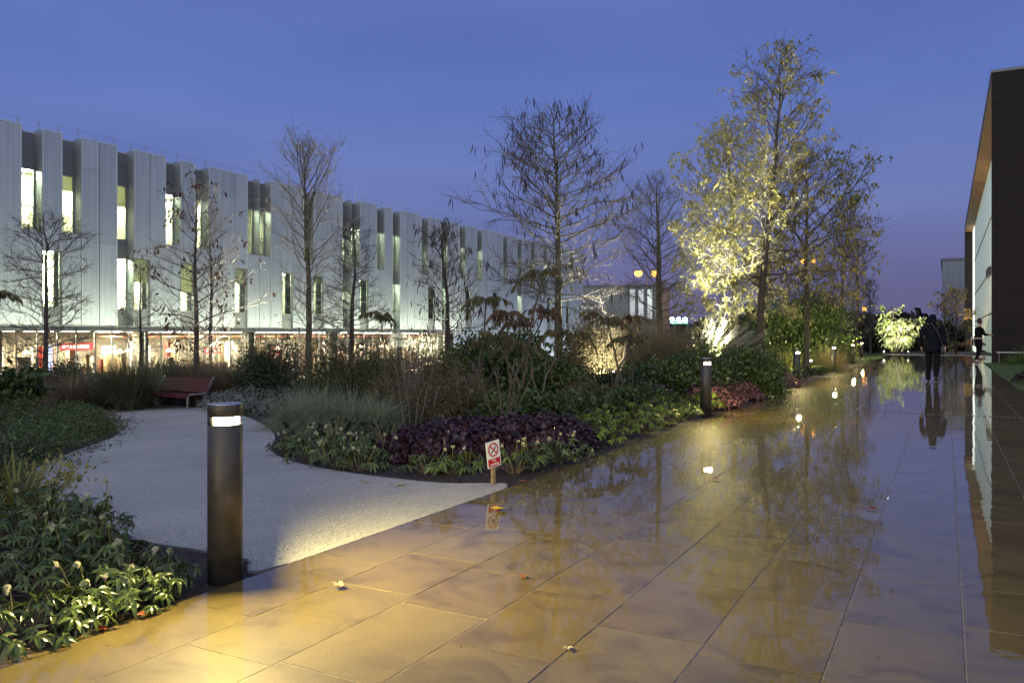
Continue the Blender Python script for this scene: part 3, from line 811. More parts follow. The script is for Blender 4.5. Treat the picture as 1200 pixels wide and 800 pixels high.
    # red illuminated signs behind the glass; the lettering is too small and blurred in the photo to be read
    for (pa, pb, za, zb2) in ((84, 122, 0.52, 0.84), (253, 271, 0.20, 0.52)):
        ya, yb = yfac(pa), yfac(pb)
        s = MB(B0).box(XF - 0.86, XF - 0.82, ya, yb, za, zb2).build('illuminated_sign', M['neon'], t)
        lt = MB(B0); yy = ya + 0.08
        while yy < yb - 0.16:
            w = rng.uniform(0.08, 0.15)
            lt.box(XF - 0.818, XF - 0.812, yy, yy + 0.03, za + 0.08, zb2 - 0.08)
            if rng.random() < 0.7: lt.box(XF - 0.818, XF - 0.812, yy + w - 0.03, yy + w, za + 0.08, zb2 - 0.08)
            lt.box(XF - 0.818, XF - 0.812, yy + 0.031, yy + w - 0.031, (za + zb2) / 2 - 0.015 + rng.choice([-0.06, 0, 0.06]), (za + zb2) / 2 + 0.015 + 0.06)
            yy += w + 0.05
        lt.build('lettering', M['neontext'], s)
    # linear uplights standing on the fascia
    for k in range(-8, KGF, 6):
        us = MB(B0).box(XF + 1.15, XF + 1.27, Y(k) + 0.1, Y(k + 6) - 0.1, ZB - 0.16, ZB - 0.09)
        for q in (1, 5): us.box(XF + 0.10, XF + 1.15, Y(k + q) - 0.02, Y(k + q) + 0.02, ZB - 0.15, ZB - 0.11)
        us.build('uplight_strip', M['fascia'], t)
        lamp('uplight', 'AREA', (XF + 1.21, Y(k + 3), ZB - 0.07), 145, (0.93, 1.0, 0.66), t, (XF + 0.35, Y(k + 3), ZB + 2.8), shape='RECTANGLE', size=5.3, size_y=0.1)
    for k in range(KGF, K1, 7):
        lamp('uplight', 'AREA', (XF + 1.6, Y(k + 3), GZ + 0.15), 170, (0.86, 0.97, 0.97), t, (XF + 0.4, Y(k + 3), GZ + 4.0), shape='RECTANGLE', size=5.0, size_y=0.1)
office()

# ------------------------------------------------------------------ the dark building on the right
def hall():
    x0, yn, yf, zt = 1.82, 42.7, 104.0, 13.1
    o = (x0, yn, 0)
    t = thing('dark_hall', 'dark brown clad hall with timber soffit and glowing channel glass side', 'building', o)
    fw = MB(o)
    zs = [0, 3.2, 6.2, 8.6, 10.2, 11.7, zt]
    xs = [x0, 8.0, 14.0, 20.0, 30.0]
    for a, b in zip(zs[:-1], zs[1:]):
        for c, d in zip(xs[:-1], xs[1:]):
            fw.box(c + (0.006 if c > x0 else 0), d - 0.006, yn, yn + 0.35, a + 0.006, b - 0.006)
    fw.box(x0 + 0.01, 30, yn + 0.05, yn + 0.34, 0, zt - 0.01)
    fw.build('front_wall', M['darkbrick'], t)
    MB(o).box(x0, 30, yf, yf + 0.6, -0.6, zt).build('end_fin', M['darkbrick'], t)
    MB(o).box(x0 - 0.03, 30, yn - 0.03, yf + 0.65, zt, zt + 0.12).build('roof', M['fascia'], t)
    MB(o).box(x0 + 0.002, 3.4, yn + 0.36, yf - 0.01, zt - 0.35, zt - 0.01).build('soffit', M['soffit'], t)
    g = MB(o)
    y = yn + 0.36; 
    while y < yf - 0.1:
        g.box(2.62, 2.72, y + 0.004, min(y + 0.5, yf) - 0.004, 0.02, zt - 0.36); y += 0.5
    gw = g.build('channel_glass_wall', M['channel'], t)
    MB(o).box(2.60, 2.74, yf - 6.0, yf - 0.05, -0.5, zt - 0.37).build('entrance_glass', M['brightstrip'], t)
    for zz in (2.6, 5.4, 8.9): MB(o).box(2.57, 2.66, yn + 0.4, yf - 6, zz, zz + 0.09).build('transom', M['galv'], t)
    MB(o).box(2.45, 2.61, 62.0, 66.0, 5.2, 5.75).build('canopy', M['bag'], t)
    lamp('soffit_light', 'AREA', (2.15, 78.0, 0.4), 700, (1.0, 0.62, 0.26), t, (2.3, 80.0, zt), shape='RECTANGLE', size=0.5, size_y=50)
hall()

def handrail():
    x, y = P(1138, 44.5)
    t = thing('handrail', 'pale steel handrail beside the woman at the path end', 'handrail', (x, y, 0))
    o = (x, y, 0)
    MB(o).tube([(x, y, 0), (x, y, 0.9), (x, y, 1.08), (x + 0.05, y + 0.02, 1.13), (x + 0.12, y + 0.06, 1.15), (x + 0.2, y + 2.4, 1.13)], 0.022, 8).build('rail', M['steel'], t, True)
    MB(o).tube([(x + 0.2, y + 2.4, 0), (x + 0.2, y + 2.4, 1.12)], 0.022, 8).build('post', M['steel'], t, True)
handrail()

def aframe():
    x, y = P(1134.5, 62)
    o = (x, y, gz(x, y))
    t = thing('canvas_shelter', 'rust red canvas shelter behind the handrail', 'shelter', o)
    z = gz(x, y); h = top(396, 62) - z; w = 0.95
    v = [(x - w, y - 0.6, z + 1.05), (x + 0.5, y - 0.6, z + h), (x + w + 0.4, y - 0.6, z + 1.05), (x - w, y + 0.8, z + 1.05), (x + 0.5, y + 0.8, z + h), (x + w + 0.4, y + 0.8, z + 1.05)]
    MB(o).add(v, [(0, 1, 4, 3), (1, 2, 5, 4), (0, 2, 1), (3, 4, 5)]).build('canvas', M['terracotta'], t)
    for dx in (-w + 0.08, w + 0.32):
        for dy in (-0.5, 0.7): MB(o).box(x + dx - 0.03, x + dx + 0.03, y + dy - 0.03, y + dy + 0.03, z, z + 1.1).build('leg', M['galv'], t)
aframe()

def box_building(name, label, corner_px, zc, px2, py_top, depth, mat, zbase=None, square=False):
    x0, y0 = P(corner_px, zc); x1, y1 = P(px2, zc)
    z1 = top(py_top, zc); zb = gz(x0, y0) - 0.3 if zbase is None else zbase
    o = (x0, y0, zb)
    t = thing(name, label, 'building', o)
    if square: x1, y1 = x0 + 14, y0
    ax = Vector((x1 - x0, y1 - y0, 0)); w = ax.length; ax.normalize(); ay = Vector((-ax.y, ax.x, 0))
    t.rotation_euler = (0, 0, math.atan2(ax.y, ax.x))
    m = MB(); m.box(0, w, 0, depth, 0, z1 - zb); m.build('wall', mat, t)
    m = MB(); m.box(-0.15, w + 0.15, -0.15, depth + 0.15, z1 - zb, z1 - zb + 0.25); m.build('roof', M['fascia'], t)
    return t, w, z1 - zb

t, w, h = box_building('corrugated_warehouse', 'tall grey corrugated metal warehouse beyond the dark hall', 1104, 108, 1160, 305, 20, M['corrug'], square=True)
t, w, h = box_building('louvred_block', 'low grey louvred plant building past the end of the offices', 672, 112, 736, 336, 14, M['louvre'])
t, w, h = box_building('glazed_pavilion', 'glazed pavilion with bright upper window beside the louvred block', 736, 114, 776, 335, 12, M['spandrel'])
for i in range(4):
    f = MB().box(w * i / 4 + 0.12, w * (i + 1) / 4 - 0.12, -0.08, -0.03, h * 0.52, h * 0.97).build('window', M['winframe'], t)
    MB().box(w * i / 4 + 0.25, w * (i + 1) / 4 - 0.25, -0.11, -0.081, h * 0.54, h * 0.95).build('pane', glow('lit_pavilion_pane', (0.86, 0.92, 0.85), (0.25, 0.35, 0.5, 1.0)[i]), f)
t, w, h = box_building('brick_tower', 'narrow buff brick tower standing beside the pavilion', 775, 113, 785, 338, 4, M['brick'])

def far_canopy():
    x0, y0 = P(786, 135); x1, y1 = P(806, 135); z = gz(x0, y0); zt = top(379, 135)
    o = (x0, y0, z)
    t = thing('floodlit_canopy', 'distant canopy lit by three white floodlights low on the horizon', 'canopy', o)
    MB(o).add([(x0, y0, zt), (x1, y1, zt), (x1 - 2, y1 + 4, zt), (x0 - 2, y0 + 4, zt), (x0, y0, zt + 0.5), (x1, y1, zt + 0.5), (x1 - 2, y1 + 4, zt + 0.5), (x0 - 2, y0 + 4, zt + 0.5)],
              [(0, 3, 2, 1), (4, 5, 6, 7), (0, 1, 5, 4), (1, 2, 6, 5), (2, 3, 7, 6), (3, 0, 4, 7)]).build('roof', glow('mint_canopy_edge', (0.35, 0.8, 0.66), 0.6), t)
    for a in (0.05, 0.95): MB(o).box(x0 + (x1 - x0) * a - 0.15, x0 + (x1 - x0) * a + 0.15, y0 + 1.5, y0 + 1.8, z, zt).build('post', M['galv'], t)
    for a in (0.12, 0.5, 0.88):
        cx, cy = x0 + (x1 - x0) * a, y0 + (y1 - y0) * a - 0.4
        MB(o).lathe([(0.01, 0.3), (0.3, 0.15), (0.34, -0.1), (0.01, -0.16)], 10, c=(cx, cy, zt + 0.75)).build('floodlight', M['floodglow'], t)
far_canopy()

# ------------------------------------------------------------------ street lamps
def street_lamp(px, py, zc, twin, label, s=1.0, light=True):
    x, y = P(px, zc); z0 = gz(x, y); zt = top(py, zc)
    o = (x, y, z0)
    t = thing('street_lamp', label, 'street lamp', o, group='sodium street lamps')
    MB(o).tube([(x, y, z0), (x, y, z0 + 1.2), (x, y, zt)], [0.09, 0.08, 0.05], 8).build('post', M['galv'], t, True)
    dx = Vector((C_, S_, 0))
    for sgn in ((-1, 1) if twin else (0,)):
        c = Vector((x, y, zt)) + dx * (sgn * 0.75 * s)
        if sgn: MB(o).tube([(x, y, zt - 0.05), tuple(Vector((x, y, zt + 0.02)) + dx * sgn * 0.3 * s), tuple(c + Vector((0, 0, 0.08)))], 0.03, 6).build('arm', M['galv'], t)
        h = MB(o).lathe([(0.01, 0.2), (0.20 * s, 0.13), (0.28 * s, 0.04), (0.26 * s, 0.02)], 10, c=tuple(c)).build('lamp_head', M['galv'], t, True)
        MB(o).lathe([(0.27 * s, 0.02), (0.36 * s, -0.12), (0.36 * s, -0.26), (0.22 * s, -0.42), (0.005, -0.48)], 10, c=tuple(c)).build('lens', M['sodium'], h, True)
street_lamp(758, 318, 72, True, 'twin headed sodium street lamp behind the bare tree, above the pavilion', 1.0)
street_lamp(947, 304, 88, True, 'twin headed sodium street lamp glimpsed behind the slim tree right of centre', 0.7)
street_lamp(965, 360, 64, False, 'single sodium street lamp glowing low beside the dark bare tree', 1.25)
street_lamp(1013, 360, 105, False, 'small far sodium street lamp left of the pale green tree', 0.8)
street_lamp(1017, 382, 120, False, 'faintest far sodium lamp close to the ground by the pale green tree', 0.6)

# ------------------------------------------------------------------ bollard lights
def make_bollard(label, loc, g='bollard lights along the path edge'):
    t = thing('bollard_light', label, 'bollard', loc, group=g)
    m = MB(); m.lathe([(0.005, 0.0), (0.083, 0.0), (0.083, 0.770), (0.080, 0.773), (0.005, 0.773)], 40); m.build('post', M['bronze'], t, True)
    m = MB(); m.lathe([(0.005, 0.813), (0.080, 0.813), (0.083, 0.816), (0.083, 0.868), (0.081, 0.872), (0.005, 0.874)], 40); m.build('cap', M['bronze'], t, True)
    m = MB(); m.lathe([(0.080, 0.8135), (0.083, 0.8125), (0.083, 0.7735), (0.080, 0.7725)], 22, R(95), R(265)); m.build('back_shield', M['bronze'], t, True)
    m = MB(); m.lathe([(0.068, 0.774), (0.068, 0.812)], 24, R(-95), R(95)); m.build('lens', M['bollardglow'], t, True)
    for sg in (-1, 1):
        a = Vector((math.cos(sg * 0.75), math.sin(sg * 0.75), 0)); p = Vector(loc) + a * 0.095 + Vector((0, 0, 0.793))
        lamp('bollard_lamp', 'AREA', tuple(p), 150, (1.0, 0.80, 0.31), t, tuple(p + a * 1.0 + Vector((0, 0, 0.16))), shape='RECTANGLE', size=0.09, size_y=0.03)
    m = MB(); m.lathe([(0.081, 0.872), (0.0815, 0.8745), (0.076, 0.8765), (0.005, 0.8775)], 40); m.build('top_disc', M['steel'], t, True)
    m = MB(); m.lathe([(0.005, 0.02), (0.006, 0.02), (0.006, 0.0)], 6); 
    return t
bol = make_bollard('large dark bronze bollard light in the foreground beside the gravel path', (-3.14, 2.86, -0.01))
for (x, y, lab) in ((-3.17, 12.05, 'dark bollard light between the clipped green planting and the rosy groundcover'),
                    (-3.2, 20.6, 'dark bollard light next to the slim tree at the planting edge'),
                    (-3.33, 28.9, 'dark bollard light in front of the tan grass clump'),
                    (-3.55, 37.5, 'small far bollard light at the corner of the lawn'),
                    (-4.0, 47.0, 'smallest bollard light at the foot of the pale green tree'),
                    (-3.14, -6.3, 'bollard light behind the viewpoint at the near planting edge')):
    b = dup(bol, (x, y, -0.01), 0, 1.0, lab)
    if y > 5:
        for c in b.children:
            if c.type == 'LIGHT':
                c.data = bpy.data.lights.get('far_bollard_lamp') or c.data.copy(); c.data.name = 'far_bollard_lamp'; c.data.energy = 58
gx, gy = P(640, 30.0)
dup(bol, (gx, gy, gz(gx)), R(-60), 1.0, 'bollard light deep in the garden glimpsed under the sumac leaves')

# ------------------------------------------------------------------ garden spotlights
def spot(px, zc, aim, energy, label, col=(1.0, 0.96, 0.78), size=70, blend=0.7, rad=0.06, dz=0.0):
    x, y = P(px, zc); z = gz(x, y) + dz
    t = thing('garden_spotlight', label, 'spotlight', (x, y, z), group='garden uplights')
    d = (Vector(aim) - Vector((x, y, z + 0.3))).normalized()
    c = Vector((x, y, z + 0.3))
    MB((x, y, z)).tube([(x, y, z - 0.05), (x, y, z + 0.2)], 0.015, 6).build('stake', M['bronze'], t)
    MB((x, y, z)).tube([tuple(c - d * 0.12), tuple(c + d * 0.10)], 0.055, 12, cap=False).build('housing', M['bronze'], t, True)
    MB((x, y, z)).tube([tuple(c - d * 0.006), tuple(c + d * 0.0)], 0.045, 12).build('lens', M['spotlens'], t, True)
    lamp('spot_lamp', 'SPOT', tuple(c + d * 0.11), energy, col, t, aim, spot_size=R(size), spot_blend=blend, shadow_soft_size=rad)
# ------------------------------------------------------------------ trees
def unit(v): return v / (np.linalg.norm(v) + 1e-9)

def grow_tree(seed, H, r0, c0, reach, el=(5, 60), limbs=44, subs=2.6, twigs=5, curve=0.15, lean=(0, 0), ws=1.0, twigr=0.0045, top_wob=0.02, skew=None):
    """leader trunk with side limbs, branchlets and twigs; returns three tube sets and the twig points"""
    g = np.random.default_rng(seed)
    nt_ = 14; T = np.linspace(0, 1, nt_)
    wob = np.cumsum(g.normal(0, top_wob, (nt_, 2)), axis=0) * (T[:, None])
    trunk = np.stack([lean[0] * T ** 1.7 * H + wob[:, 0] * H * 0.3, lean[1] * T ** 1.7 * H + wob[:, 1] * H * 0.3, T * H], 1)
    tr = r0 * (1 - T) ** 0.85 + 0.008; tr[0] *= 1.25
    twigs = int(twigs * 1.5); big = [(trunk, tr)]; fine = []; tips = []
    az = g.uniform(0, 6.28)
    for i in range(limbs):
        t = c0 + (0.98 - c0) * ((i + g.uniform(0, 0.8)) / limbs)
        az += 2.4 + g.normal(0, 0.35)
        p = np.array([np.interp(t, T, trunk[:, k]) for k in range(3)])
        rt = np.interp(t, T, tr)
        u = (t - c0) / (1 - c0)
        e = R(el[0] + (el[1] - el[0]) * u ** 1.2 + g.normal(0, 7))
        Ln = reach(u) * g.uniform(0.72, 1.15) * min(1.55, 1 / max(0.3, math.cos(e)))
        if skew: Ln *= skew(az)
        if e > 0.1: Ln = min(Ln, max(0.25, (H * 0.995 - p[2]) / math.sin(e) * 0.9))
        d = np.array([math.cos(az) * math.cos(e), math.sin(az) * math.cos(e), math.sin(e)])
        n = 7; pts = [p]; dd = d.copy()
        for k in range(n - 1):
            dd = unit(dd + g.normal(0, 0.15, 3) + np.array([0, 0, curve * 0.25]))
            pts.append(pts[-1] + dd * Ln / (n - 1))
        pts = np.array(pts)
        lr = min(rt * 0.5, 0.006 + Ln * 0.0075) * ws
        big.append((pts, np.linspace(lr, 0.007, n)))
        ns = max(2, int(Ln * subs * 1.6))
        for s in range(ns):
            f = 0.18 + 0.8 * (s + g.uniform(0, 0.9)) / ns
            q = np.array([np.interp(f * (n - 1), np.arange(n), pts[:, k]) for k in range(3)])
            ld = unit(pts[min(n - 1, int(f * (n - 1)) + 1)] - pts[int(f * (n - 1)) if f < 1 else n - 2])
            side = unit(np.cross(ld, np.array([0, 0, 1.]))) * (1 if s % 2 else -1)
            sd = unit(ld * 0.75 + side * g.uniform(0.45, 0.95) + np.array([0, 0, g.normal(0.10, 0.25)]))
            sl_ = Ln * 0.50 * (1.15 - 0.7 * f) * g.uniform(0.6, 1.2) + 0.12
            m = 5; sp = [q]; dd = sd.copy()
            for k in range(m - 1):
                dd = unit(dd + g.normal(0, 0.14, 3) + np.array([0, 0, 0.03]))
                sp.append(sp[-1] + dd * sl_ / (m - 1))
            sp = np.array(sp)
            fine.append((sp, np.linspace(twigr * 2.0, twigr, m) * (0.7 + 0.3 * ws)))
            tips.append((sp[-1], dd)); tips.append((sp[2], dd))
            for w in range(twigs):
                f2 = g.uniform(0.2, 1.0)
                qq = np.array([np.interp(f2 * (m - 1), np.arange(m), sp[:, k]) for k in range(3)])
                td = unit(dd * 0.8 + g.normal(0, 0.55, 3) + np.array([0, 0, 0.15]))
                tl = g.uniform(0.16, 0.55) * (0.5 + 0.16 * H / 3)
                mid = qq + td * tl * 0.5; end = mid + unit(td + g.normal(0, 0.3, 3)) * tl * 0.5
                fine.append((np.array([qq, mid, end]), np.array([twigr * 1.1, twigr * 0.9, twigr * 0.6])))
                tips.append((end, td))
    return big, fine, tips

def hang_leaves(mb, tips, g, frac, per, L, W, spread, down=0.8, keep=None):
    B, D, N = [], [], []
    for p, d in tips:
        if keep is not None and g.random() > keep(p): continue
        if g.random() > frac: continue
        for _ in range(g.integers(1, per + 1)):
            B.append(p + g.normal(0, spread, 3))
            D.append(d * 0.35 + np.array([0, 0, -down]) + g.normal(0, 0.45, 3))
            N.append(g.normal(0, 1, 3))
    n = len(B)
    if n: mb.strips(np.array(B), np.array(D), np.array(N), g.uniform(0.7, 1.25, n) * L, g.uniform(0.75, 1.2, n) * W, g.uniform(0, 0.5, n), (0.15, 0.9, 1.0, 0.05), 0.12)
    return mb

def tree(name, label, px, zc, py_top, half_px, trunk_px, c0, seed, el=(5, 60), limbs=44, subs=2.6, twigs=5, curve=0.15, lean=(0, 0), ws=1.0,
         bark='bark', twig='twig', shape=None, leaves=None, pods=None, twigr=0.0045, group='trees in the garden', top_wob=0.02, skew=None):
    x, y = P(px, zc); z = gz(x, y) - 0.03
    H = (top(py_top, zc) - z) * 0.935; rch = half_px * zc / FPX
    shape = shape or (lambda u: (0.55 + 0.9 * u if u < 0.35 else (1 - u) * 1.30 + 0.10))
    sh = lambda u: rch * min(1.0, shape(u))
    t = thing(name, label, 'tree', (x, y, z), group=group)
    big, fine, tips = grow_tree(seed, H, trunk_px * zc / FPX / 2, c0, sh, el, limbs, subs, twigs, curve, lean, ws, twigr, top_wob, skew)
    m = MB()
    for i, (p, r) in enumerate(big): m.tube(p, r, 10 if i == 0 else 5, cap=False)
    m.build('trunk', M[bark], t, True)
    m = MB()
    for p, r in fine: m.tube(p, r, 3, cap=False)
    m.build('crown', M[twig], t, True)
    g = np.random.default_rng(seed + 500)
    if leaves:
        mt, frac, per, L, W, keep = leaves
        mb = hang_leaves(MB(), tips, g, frac, per, L, W, 0.05, 0.8, keep)
        if mb.n: mb.build('leaves', M[mt], t)
    if pods:
        frac, L, keep = pods
        mb = hang_leaves(MB(), tips, g, frac, 2, L, L * 0.13, 0.03, 2.2, keep)
        if mb.n: mb.build('seed_pods', M['pod'], t)
    return t, (x, y, z), H

rv = Vector((C_, S_, 0))      # to the right of the picture
def rightness(o, p): return p[0] * C_ + p[1] * S_
wide = lambda u: (0.75 + 0.5 * u if u < 0.3 else (1 - u) * 1.15 + 0.12)
cone = lambda u: 1.0 - 0.85 * u
vase = lambda u: 0.6 + 0.5 * u if u < 0.7 else 1.0 - (u - 0.7) * 1.6

tree('bare_tree', 'dark bare spreading tree at the far left before the pale cladding', 53, 26, 238, 62, 6.5, 0.16, 1, el=(0, 45), limbs=58, subs=3.0, twigs=6, twigr=0.0043, shape=lambda u: 1.0 - 0.45 * u)
tree('bare_tree', 'small thin bare sapling between the left spreading tree and the podded tree', 165, 29, 300, 34, 4, 0.18, 2, el=(10, 60), limbs=34, subs=3.2, twigs=5, twigr=0.0043, twig='twigpale')
tree('podded_tree', 'brown leaf hung tree with white lit branches behind the bench', 231, 22, 196, 74, 6.5, 0.20, 3, el=(10, 55), limbs=44, subs=2.6, twigs=5, twig='twigpale', twigr=0.0043,
     leaves=('leafbrown', 0.2, 4, 0.13, 0.05, lambda p: 0.15 + 0.85 * (math.sin(p[0] * 3.1) * math.sin(p[2] * 2.3 + p[1] * 2) > 0.1)), shape=wide)
tree('bare_tree', 'slender bare tree just behind the brown leaf hung tree', 247, 28, 225, 34, 5, 0.25, 4, el=(20, 65), limbs=30, subs=2.5, twigs=4, twigr=0.0043)
tree('bare_tree', 'tall bare tree with upswept branches rising above the office roof', 362, 21, 152, 68, 8.5, 0.27, 5, el=(8, 68), limbs=46, subs=2.5, twigs=5, curve=0.5, twigr=0.0043, twig='twigpale', bark='barkgreen', shape=vase)
tree('bare_tree', 'bare conical tree with level branches right of the tall upswept one', 411, 27, 245, 58, 7, 0.2, 6, el=(0, 50), limbs=56, subs=3.0, twigs=6, twigr=0.0043, shape=cone)
tree('podded_tree', 'slim tree hung with dark pods before the end of the lit shopfront', 525, 24, 252, 58, 7.5, 0.26, 7, el=(5, 55), limbs=44, subs=2.6, twigs=5, twigr=0.0043, pods=(0.15, 0.24, None), shape=lambda u: 0.9 - 0.45 * u)
tree('podded_tree', 'large tree hung with dark pods standing clear against the sky', 657, 20, 106, 102, 10.5, 0.30, 8, el=(4, 42), limbs=74, subs=2.5, twigs=5, twigr=0.0044, pods=(0.12, 0.23, lambda p: min(1, p[2] / 6.5)), twig='twig', bark='barkgreen', shape=lambda u: 0.85 + 0.45 * u if u < 0.33 else 1.0 - (u - 0.33) * 0.95)
tree('bare_tree', 'bare domed tree beside the twin street lamp', 773, 28, 190, 74, 10, 0.22, 9, el=(4, 62), limbs=52, subs=2.4, twigs=5, twigr=0.0043, bark='barkgreen', leaves=('leafolive', 0.015, 1, 0.13, 0.05, None), shape=wide)
tree('golden_tree', 'brightly uplit golden leaved tree behind the tall dark trunk', 862, 30, 128, 86, 9, 0.17, 10, el=(6, 60), limbs=66, subs=2.1, twigs=4, twigr=0.0043, bark='barkgreen', twig='twigpale',
     leaves=('leafyellow', 0.62, 10, 0.135, 0.05, lambda p: 0.35 + min(0.65, math.hypot(p[0], p[1]) / 2.2)), shape=wide)
tree('golden_tree', 'tallest tree with olive gold leaves and a dark trunk right of centre', 889, 23.5, 42, 112, 9.5, 0.26, 11, el=(8, 58), limbs=58, subs=2.1, twigs=4, twigr=0.0048, lean=(0.055, 0.03),
     leaves=('leafolive', 0.48, 11, 0.115, 0.040, lambda p: 0.1 + min(0.9, math.hypot(p[0] - 0.055 * p[2], p[1]) / 1.7)), shape=lambda u: 1.0 - 0.80 * u)
tree('golden_tree', 'slim tree with sparse olive leaves beside the far bollards', 945, 25.5, 168, 88, 7, 0.30, 12, el=(6, 55), limbs=44, subs=2.3, twigs=5, twigr=0.005, bark='barkgreen',
     leaves=('leafolive', 0.34, 5, 0.13, 0.048, None), shape=lambda u: 0.95 - 0.4 * u, skew=lambda a: 1.0 + 0.18 * math.cos(a - YAW * 0))
tree('bare_tree', 'dark bare twiggy tree with upright stems behind the slim olive tree', 984, 58, 222, 40, 6, 0.10, 13, el=(48, 78), limbs=46, subs=1.5, twigs=5, curve=0.5, twigr=0.011, shape=vase, bark='bark')
tree('bare_tree', 'second dark upright bare tree close to the sodium lamp', 1004, 62, 270, 26, 5, 0.10, 14, el=(40, 78), limbs=36, subs=1.6, twigs=5, curve=0.5, twigr=0.011, shape=vase)
tree('birch_tree', 'feathery small birch far off against the mauve sky', 1020, 78, 324, 15, 3, 0.2, 15, el=(40, 70), limbs=34, subs=2.0, twigs=4, twigr=0.013, shape=lambda u: 0.9 - 0.3 * u)
tree('sapling', 'thin half bare sapling in front of the corrugated warehouse', 1120, 58, 335, 24, 2.6, 0.15, 16, el=(30, 70), limbs=30, subs=1.8, twigs=4, twigr=0.010, leaves=('leafolive', 0.16, 2, 0.22, 0.12, None), shape=vase)
tree('sapling', 'slight leafless sapling by the wall of the corrugated warehouse', 1108, 56, 352, 14, 2.0, 0.2, 17, el=(35, 70), limbs=20, subs=1.8, twigs=4, twigr=0.010, leaves=('leafbrown', 0.12, 2, 0.2, 0.1, None), shape=vase)

def bright_tree():
    px, zc = 1050, 51
    x, y = P(px, zc); z = gz(x, y) - 0.02
    t = thing('magnolia_tree', 'low round tree of pale green leaves lit at the end of the path', 'tree', (x, y, z))
    g = np.random.default_rng(77); H = top(345, zc) - z; rad = 35 * zc / FPX
    m = MB(); B, D, N = [], [], []
    for i in range(9):
        a = i * 0.7 + g.uniform(0, 0.4); rr = rad * g.uniform(0.2, 0.95)
        e = np.array([math.cos(a) * rr, math.sin(a) * rr, H * g.uniform(0.45, 0.98) * (1 - 0.25 * (rr / rad) ** 2)])
        pts = [np.array([g.normal(0, 0.08), g.normal(0, 0.08), 0])]
        for k in range(1, 6):
            f = k / 5; pts.append(np.array([e[0] * f ** 1.4, e[1] * f ** 1.4, e[2] * f]) + g.normal(0, 0.05, 3))
        m.tube(np.array(pts), np.linspace(0.06, 0.015, 6), 6)
        for k in range(26):
            f = g.uniform(0.25, 1.0); q = np.array([np.interp(f * 5, np.arange(6), np.array(pts)[:, c]) for c in range(3)])
            dd = unit(np.array([q[0], q[1], 0]) * 0.4 + g.normal(0, 0.7, 3)); dd[2] = g.normal(0.1, 0.2)
            L = g.uniform(0.35, 0.9); en = q + dd * L
            m.tube(np.array([q, (q + en) / 2 + g.normal(0, 0.04, 3), en]), [0.014, 0.01, 0.006], 4)
            for w in range(5):
                B.append(q + dd * L * g.uniform(0.4, 1.05) + g.normal(0, 0.06, 3)); D.append(dd + g.normal(0, 0.5, 3) + np.array([0, 0, -0.35])); N.append(np.array([0, 0, 1.0]) + g.normal(0, 0.4, 3))
    m.build('trunk', M['bark'], t, True)
    n = len(B)
    MB().strips(np.array(B), np.array(D), np.array(N), g.uniform(0.16, 0.30, n), g.uniform(0.09, 0.15, n), 0.4, (0.1, 0.8, 1, 0.1), 0.1).build('leaves', M['leafbright'], t)
bright_tree()

